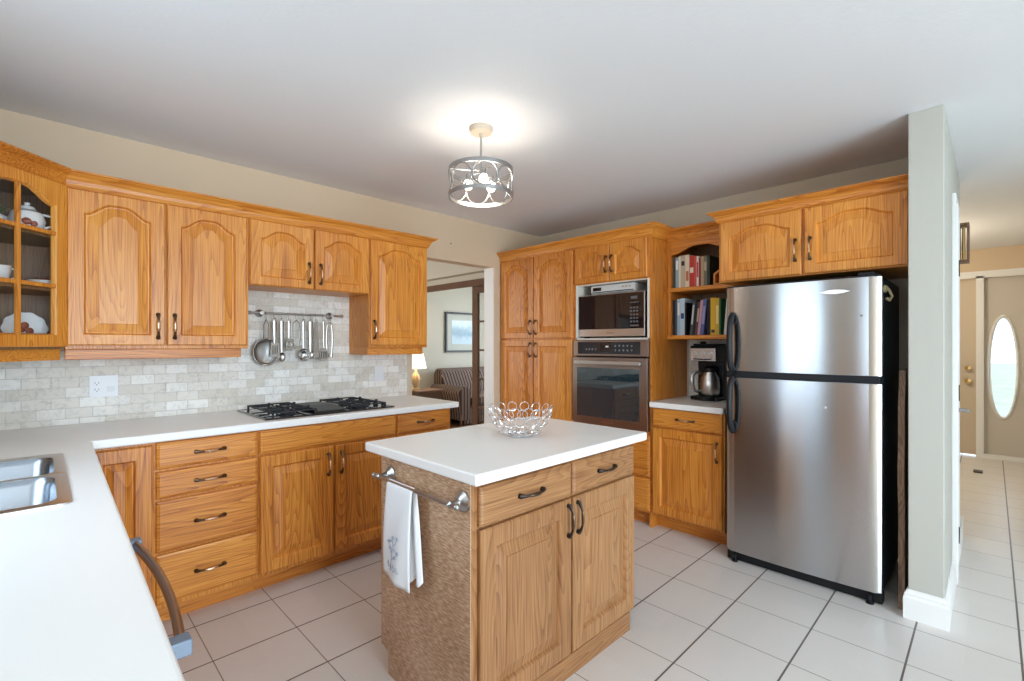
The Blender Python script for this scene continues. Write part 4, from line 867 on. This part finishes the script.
# ---------------- china in the corner cabinet
GC = 'china in the corner cabinet'
CZ = [1.3185, 1.5785, 1.8185]
FRUIT = plain('painted_fruit_red', (.30, .07, .035, 1), .35); LEAF = plain('painted_leaf_green', (.08, .16, .05, 1), .5)
c = thing('teapot', 'white teapot with painted fruit on the top glass cabinet shelf', 'teapot', (-.05, 3.00, CZ[2]), 0, GC)
MB().lathe([(.035, 0), (.055, .02), (.062, .05), (.052, .085), (.03, .098)], (0, 0, 0), 24).build('pot', CERAM, c, smooth=True); MB().lathe([(.031, .0985), (.024, .112), (.008, .118), (.011, .128), (0, .134)], (0, 0, 0), 18).build('lid', CERAM, c, smooth=True)
MB().tube([(-.055, -.0, .04), (-.085, 0, .06), (-.10, 0, .095)], [.014, .009, .007]).build('spout', CERAM, c, smooth=True); MB().tube([(.05, 0, .085), (.085, 0, .08), (.085, 0, .04), (.055, 0, .025)], .006).build('handle', CERAM, c, smooth=True)
m = MB(); m.ball((.0, -.058, .04), .016, (1, .4, 1)); m.ball((.022, -.054, .032), .013, (1, .4, 1)); m.build('painted_fruit', FRUIT, c, smooth='all')
c = thing('leafy_ornament', 'green leafy ornament left of the teapot in the glass cabinet', 'ornament', (-.15, 2.915, CZ[2]), 0, GC)
MB().lathe([(.025, 0), (.035, .03), (.03, .045)], (0, 0, 0), 16).build('pot', CERAM, c, smooth=True)
m = MB()
for k in range(22):
    a = k*2.4; b = .5+.5*random.random(); L_ = .05+.03*random.random(); d_ = Vector((math.cos(a)*math.cos(b), math.sin(a)*math.cos(b), math.sin(b))); s_ = d_.cross(Vector((0, 0, 1))).normalized()*.014; p = Vector((0, 0, .04))
    m.add([p, p+d_*L_*.5+s_, p+d_*L_, p+d_*L_*.5-s_], [(0, 1, 2, 3)])
m.build('leaves', LEAF, c)
c = thing('cup', 'white cup with curled handle on the middle glass cabinet shelf', 'cup', (-.135, 2.93, CZ[1]), 0, GC)
MB().lathe([(.022, 0), (.03, .01), (.04, .05), (.042, .075), (.039, .075), (.03, .012), (0, .008)], (0, 0, 0), 20).build('bowl', CERAM, c, smooth=True); MB().tube([(.04, 0, .065), (.065, 0, .06), (.062, 0, .03), (.036, 0, .02)], .004).build('handle', CERAM, c, smooth=True)
c = thing('fruit_dish', 'low white dish of painted fruit on the middle glass cabinet shelf', 'dish', (.0, 3.06, CZ[1]), 0, GC)
MB().lathe([(.03, 0), (.045, .01), (.052, .035), (.049, .036), (.04, .014), (0, .01)], (0, 0, 0), 24).build('bowl', CERAM, c, smooth=True)
m = MB(); [m.ball((.025*math.cos(q), .025*math.sin(q), .033), .014) for q in (0, 1.3, 2.6, 3.9, 5.1)]; m.build('fruit', FRUIT, c, smooth='all')
c = thing('platter', 'white scalloped platter with fruit standing on the lowest glass cabinet shelf', 'plate', (-.055, 3.05, CZ[0]), .3, GC); c.scale = (.66, .9, .72)
m = MB(); L = []
for r_, y_ in ((.0, .0), (.075, .0), (.10, -.008), (.103, -.008), (.103, -.003), (.078, .006), (.0, .006)):
    L.append([((r_*(1+.03*math.cos(10*a)) if r_ > .09 else max(r_, .001))*math.cos(a)*1.12, y_, .1045+(r_*(1+.03*math.cos(10*a)) if r_ > .09 else max(r_, .001))*math.sin(a)) for a in [2*PI*i/60 for i in range(60)]])
m.loops(L).xf(Matrix.Rotation(-.12, 4, 'X')); m.build('rim', CERAM, c, smooth=True)
m = MB(); [m.ball((x_, -.004+.0, z_), .022, (1, .2, 1)) for x_, z_ in ((-.02, .10), (.022, .09), (.0, .125))]; m.xf(Matrix.Rotation(-.12, 4, 'X')); m.build('painted_fruit', FRUIT, c, smooth='all')
c = thing('serving_bowl', 'shallow white bowl in front of the platter in the glass cabinet', 'bowl', (-.17, 2.92, CZ[0]), 0, GC)
MB().lathe([(.03, 0), (.05, .012), (.062, .04), (.059, .041), (.045, .016), (0, .010)], (0, 0, 0), 24).build('bowl', CERAM, c, smooth=True)
# ---------------- door chime in the hall
c = thing('door_chime', 'brown framed door chime with brass tubes on the hall wall', 'door chime', (4.24, .1545, 1.975))
m = MB(); m.box(-.06, .06, -.054, 0, .11, .125); m.box(-.06, .06, -.054, 0, -.125, -.11); [m.box(x, x+.010, y, y+.011, -.11, .11) for x in (-.06, .05) for y in (-.054, -.011)]; m.box(-.05, .05, -.003, 0, -.11, .11); m.build('frame', BROWNW, c, bevel=.002)
for x in (-.024, .0, .024): MB().tube([(x, -.027, -.10), (x, -.027, .10)], .007, 10).build('chime_tube', GOLD, c, smooth=True)
tag(MB().box(-.06, .06, -.035, .035, 0, .012).build('floor_vent', DARKPULL, loc=(6.9, .10, .0), bevel=.002), 'dark floor register near the front door', 'vent')
# ---------------- living room
def stripes():
    m, nt, b = newmat('brown_striped_upholstery'); N = nt.nodes.new; K = nt.links.new
    tc = N('ShaderNodeTexCoord'); sp = N('ShaderNodeSeparateXYZ'); K(tc.outputs['Object'], sp.inputs[0])
    ad = N('ShaderNodeMath'); ad.operation = 'ADD'; K(sp.outputs['X'], ad.inputs[0]); K(sp.outputs['Y'], ad.inputs[1])
    mu = N('ShaderNodeMath'); mu.operation = 'MULTIPLY'; mu.inputs[1].default_value = 15; K(ad.outputs[0], mu.inputs[0])
    fr = N('ShaderNodeMath'); fr.operation = 'FRACT'; K(mu.outputs[0], fr.inputs[0])
    r = ramp(nt, [(0, (.055, .03, .028, 1)), (.38, (.40, .27, .17, 1)), (.52, (.11, .07, .09, 1)), (.72, (.42, .36, .30, 1)), (.84, (.07, .035, .03, 1))]); r.color_ramp.interpolation = 'CONSTANT'
    K(fr.outputs[0], r.inputs[0]); K(r.outputs[0], b.inputs['Base Color']); b.inputs['Roughness'].default_value = .85; return m
STR = stripes()
c = thing('sofa', 'brown striped sofa with rolled arms in the living room beyond', 'sofa', (4.80, 6.03, 0)); c.scale = (.95, 1, 1)
MB().box(.12, 1.58, .08, .82, .10, .30).build('base', STR, c, bevel=.02)
m = MB(); m.loops([[(x, y, z) for y, z in ((.62, .28), (.60, .60), (.66, .86), (.74, .91), (.84, .90), (.90, .80), (.90, .12), (.66, .12))] for x in (.10, .16, 1.54, 1.60)]); m.build('backrest', STR, c, bevel=.03, seg=3, smooth=True)
for x0 in (.0, 1.46):
    m = MB(); pts = [(x0+.11+.13*math.cos(a), .52+.12*math.sin(a)) for a in [PI*(-.15)+PI*1.3*i/14 for i in range(15)]]+[(x0+.02, .08), (x0+.20, .08)]
    m.prism(pts, 'y', .0, .86); m.build('arm', STR, c, smooth=True, bevel=.015)
for x0 in (.24, .86): MB().box(x0, x0+.60, .02, .64, .305, .46).build('seat_cushion', STR, c, bevel=.035, seg=3)
m = MB(); m.box(.10, 1.6, .01, .03, .03, .14); m.build('skirt', STR, c)
for q, (x, y) in enumerate(((.06, .06), (1.62, .06), (.06, .80), (1.62, .80))): MB().lathe([(.02, 0), (.03, .10)], (x, y, 0), 10).build('leg', BROWNW, c)
c = thing('end_table', 'dark brown end table left of the striped sofa', 'table', (4.38, 6.44, 0))
MB().box(-.26, .24, -.24, .24, .57, .60).build('tabletop', BROWNW, c, bevel=.006); MB().box(-.22, .20, -.20, .20, .47, .5695).build('apron', BROWNW, c)
for x, y in ((-.20, -.19), (.18, -.19), (-.20, .19), (.18, .19)): MB().box(x-.02, x+.02, y-.02, y+.02, 0, .4695).build('leg', BROWNW, c)
MB().box(-.18, .16, -.17, .17, .18, .20).build('lower_shelf', BROWNW, c)
c = thing('table_lamp', 'lit table lamp with white shade on the end table', 'lamp', (4.27, 6.52, .6005))
MB().lathe([(.07, 0), (.07, .015), (.03, .03), (.06, .10), (.075, .17), (.05, .24), (.02, .28), (.012, .36)], (0, 0, 0), 24).build('base', plain('amber_ceramic', (.60, .42, .22, 1), .3), c, smooth=True)
m = MB(); m.loops([[(r_*math.cos(a), r_*math.sin(a), z) for a in [2*PI*i/32 for i in range(32)]] for r_, z in ((.17, .34), (.12, .58), (.117, .58), (.167, .34), (.17, .34))], False, False); m.build('lamp_shade', plain('white_fabric_shade', (1, .90, .74, 1), .8, trans=.0, emit=.9), c, smooth=True)
MB().ball((0, 0, .44), .03).build('bulb', BULB, c, smooth='all'); lamp('table_lamp_light', 'POINT', (4.27, 6.52, 1.13), 5, (1, .8, .55), r=.04)
c = thing('framed_picture', 'black framed landscape picture above the striped sofa', 'picture', (5.60, 6.998, 1.55))
def art():
    m, nt, b = newmat('blue_winter_landscape_print'); N = nt.nodes.new; K = nt.links.new
    tc = N('ShaderNodeTexCoord'); sp = N('ShaderNodeSeparateXYZ'); K(tc.outputs['Object'], sp.inputs[0])
    n = N('ShaderNodeTexNoise'); n.inputs['Scale'].default_value = 7; n.inputs['Detail'].default_value = 5; K(tc.outputs['Object'], n.inputs[0])
    a = N('ShaderNodeMath'); a.operation = 'MULTIPLY_ADD'; a.inputs[1].default_value = .25; K(n.outputs['Fac'], a.inputs[0]); K(sp.outputs['Z'], a.inputs[2])
    r = ramp(nt, [(.0, (.45, .62, .75, 1)), (.10, (.20, .36, .50, 1)), (.18, (.32, .50, .62, 1)), (.26, (.62, .78, .88, 1)), (.34, (.72, .84, .92, 1))]); K(a.outputs[0], r.inputs[0]); K(r.outputs[0], b.inputs['Base Color']); b.inputs['Roughness'].default_value = .2; return m
m = MB(); w_, h_ = .40, .37
m.box(-w_, w_, -.03, 0, h_-.035, h_); m.box(-w_, w_, -.03, 0, -h_, -h_+.035); m.box(-w_, -w_+.035, -.03, 0, -h_+.035, h_-.035); m.box(w_-.035, w_, -.03, 0, -h_+.035, h_-.035); m.build('frame', plain('black_picture_frame', (.02, .02, .022, 1), .35), c)
MB().box(-w_+.035, w_-.035, -.012, -.002, -h_+.035, h_-.035).build('mat_board', plain('pale_mat_board', (.62, .66, .62, 1), .7), c)
MB().box(-.25, .25, -.0135, -.0122, -.22, .22).build('print', art(), c)
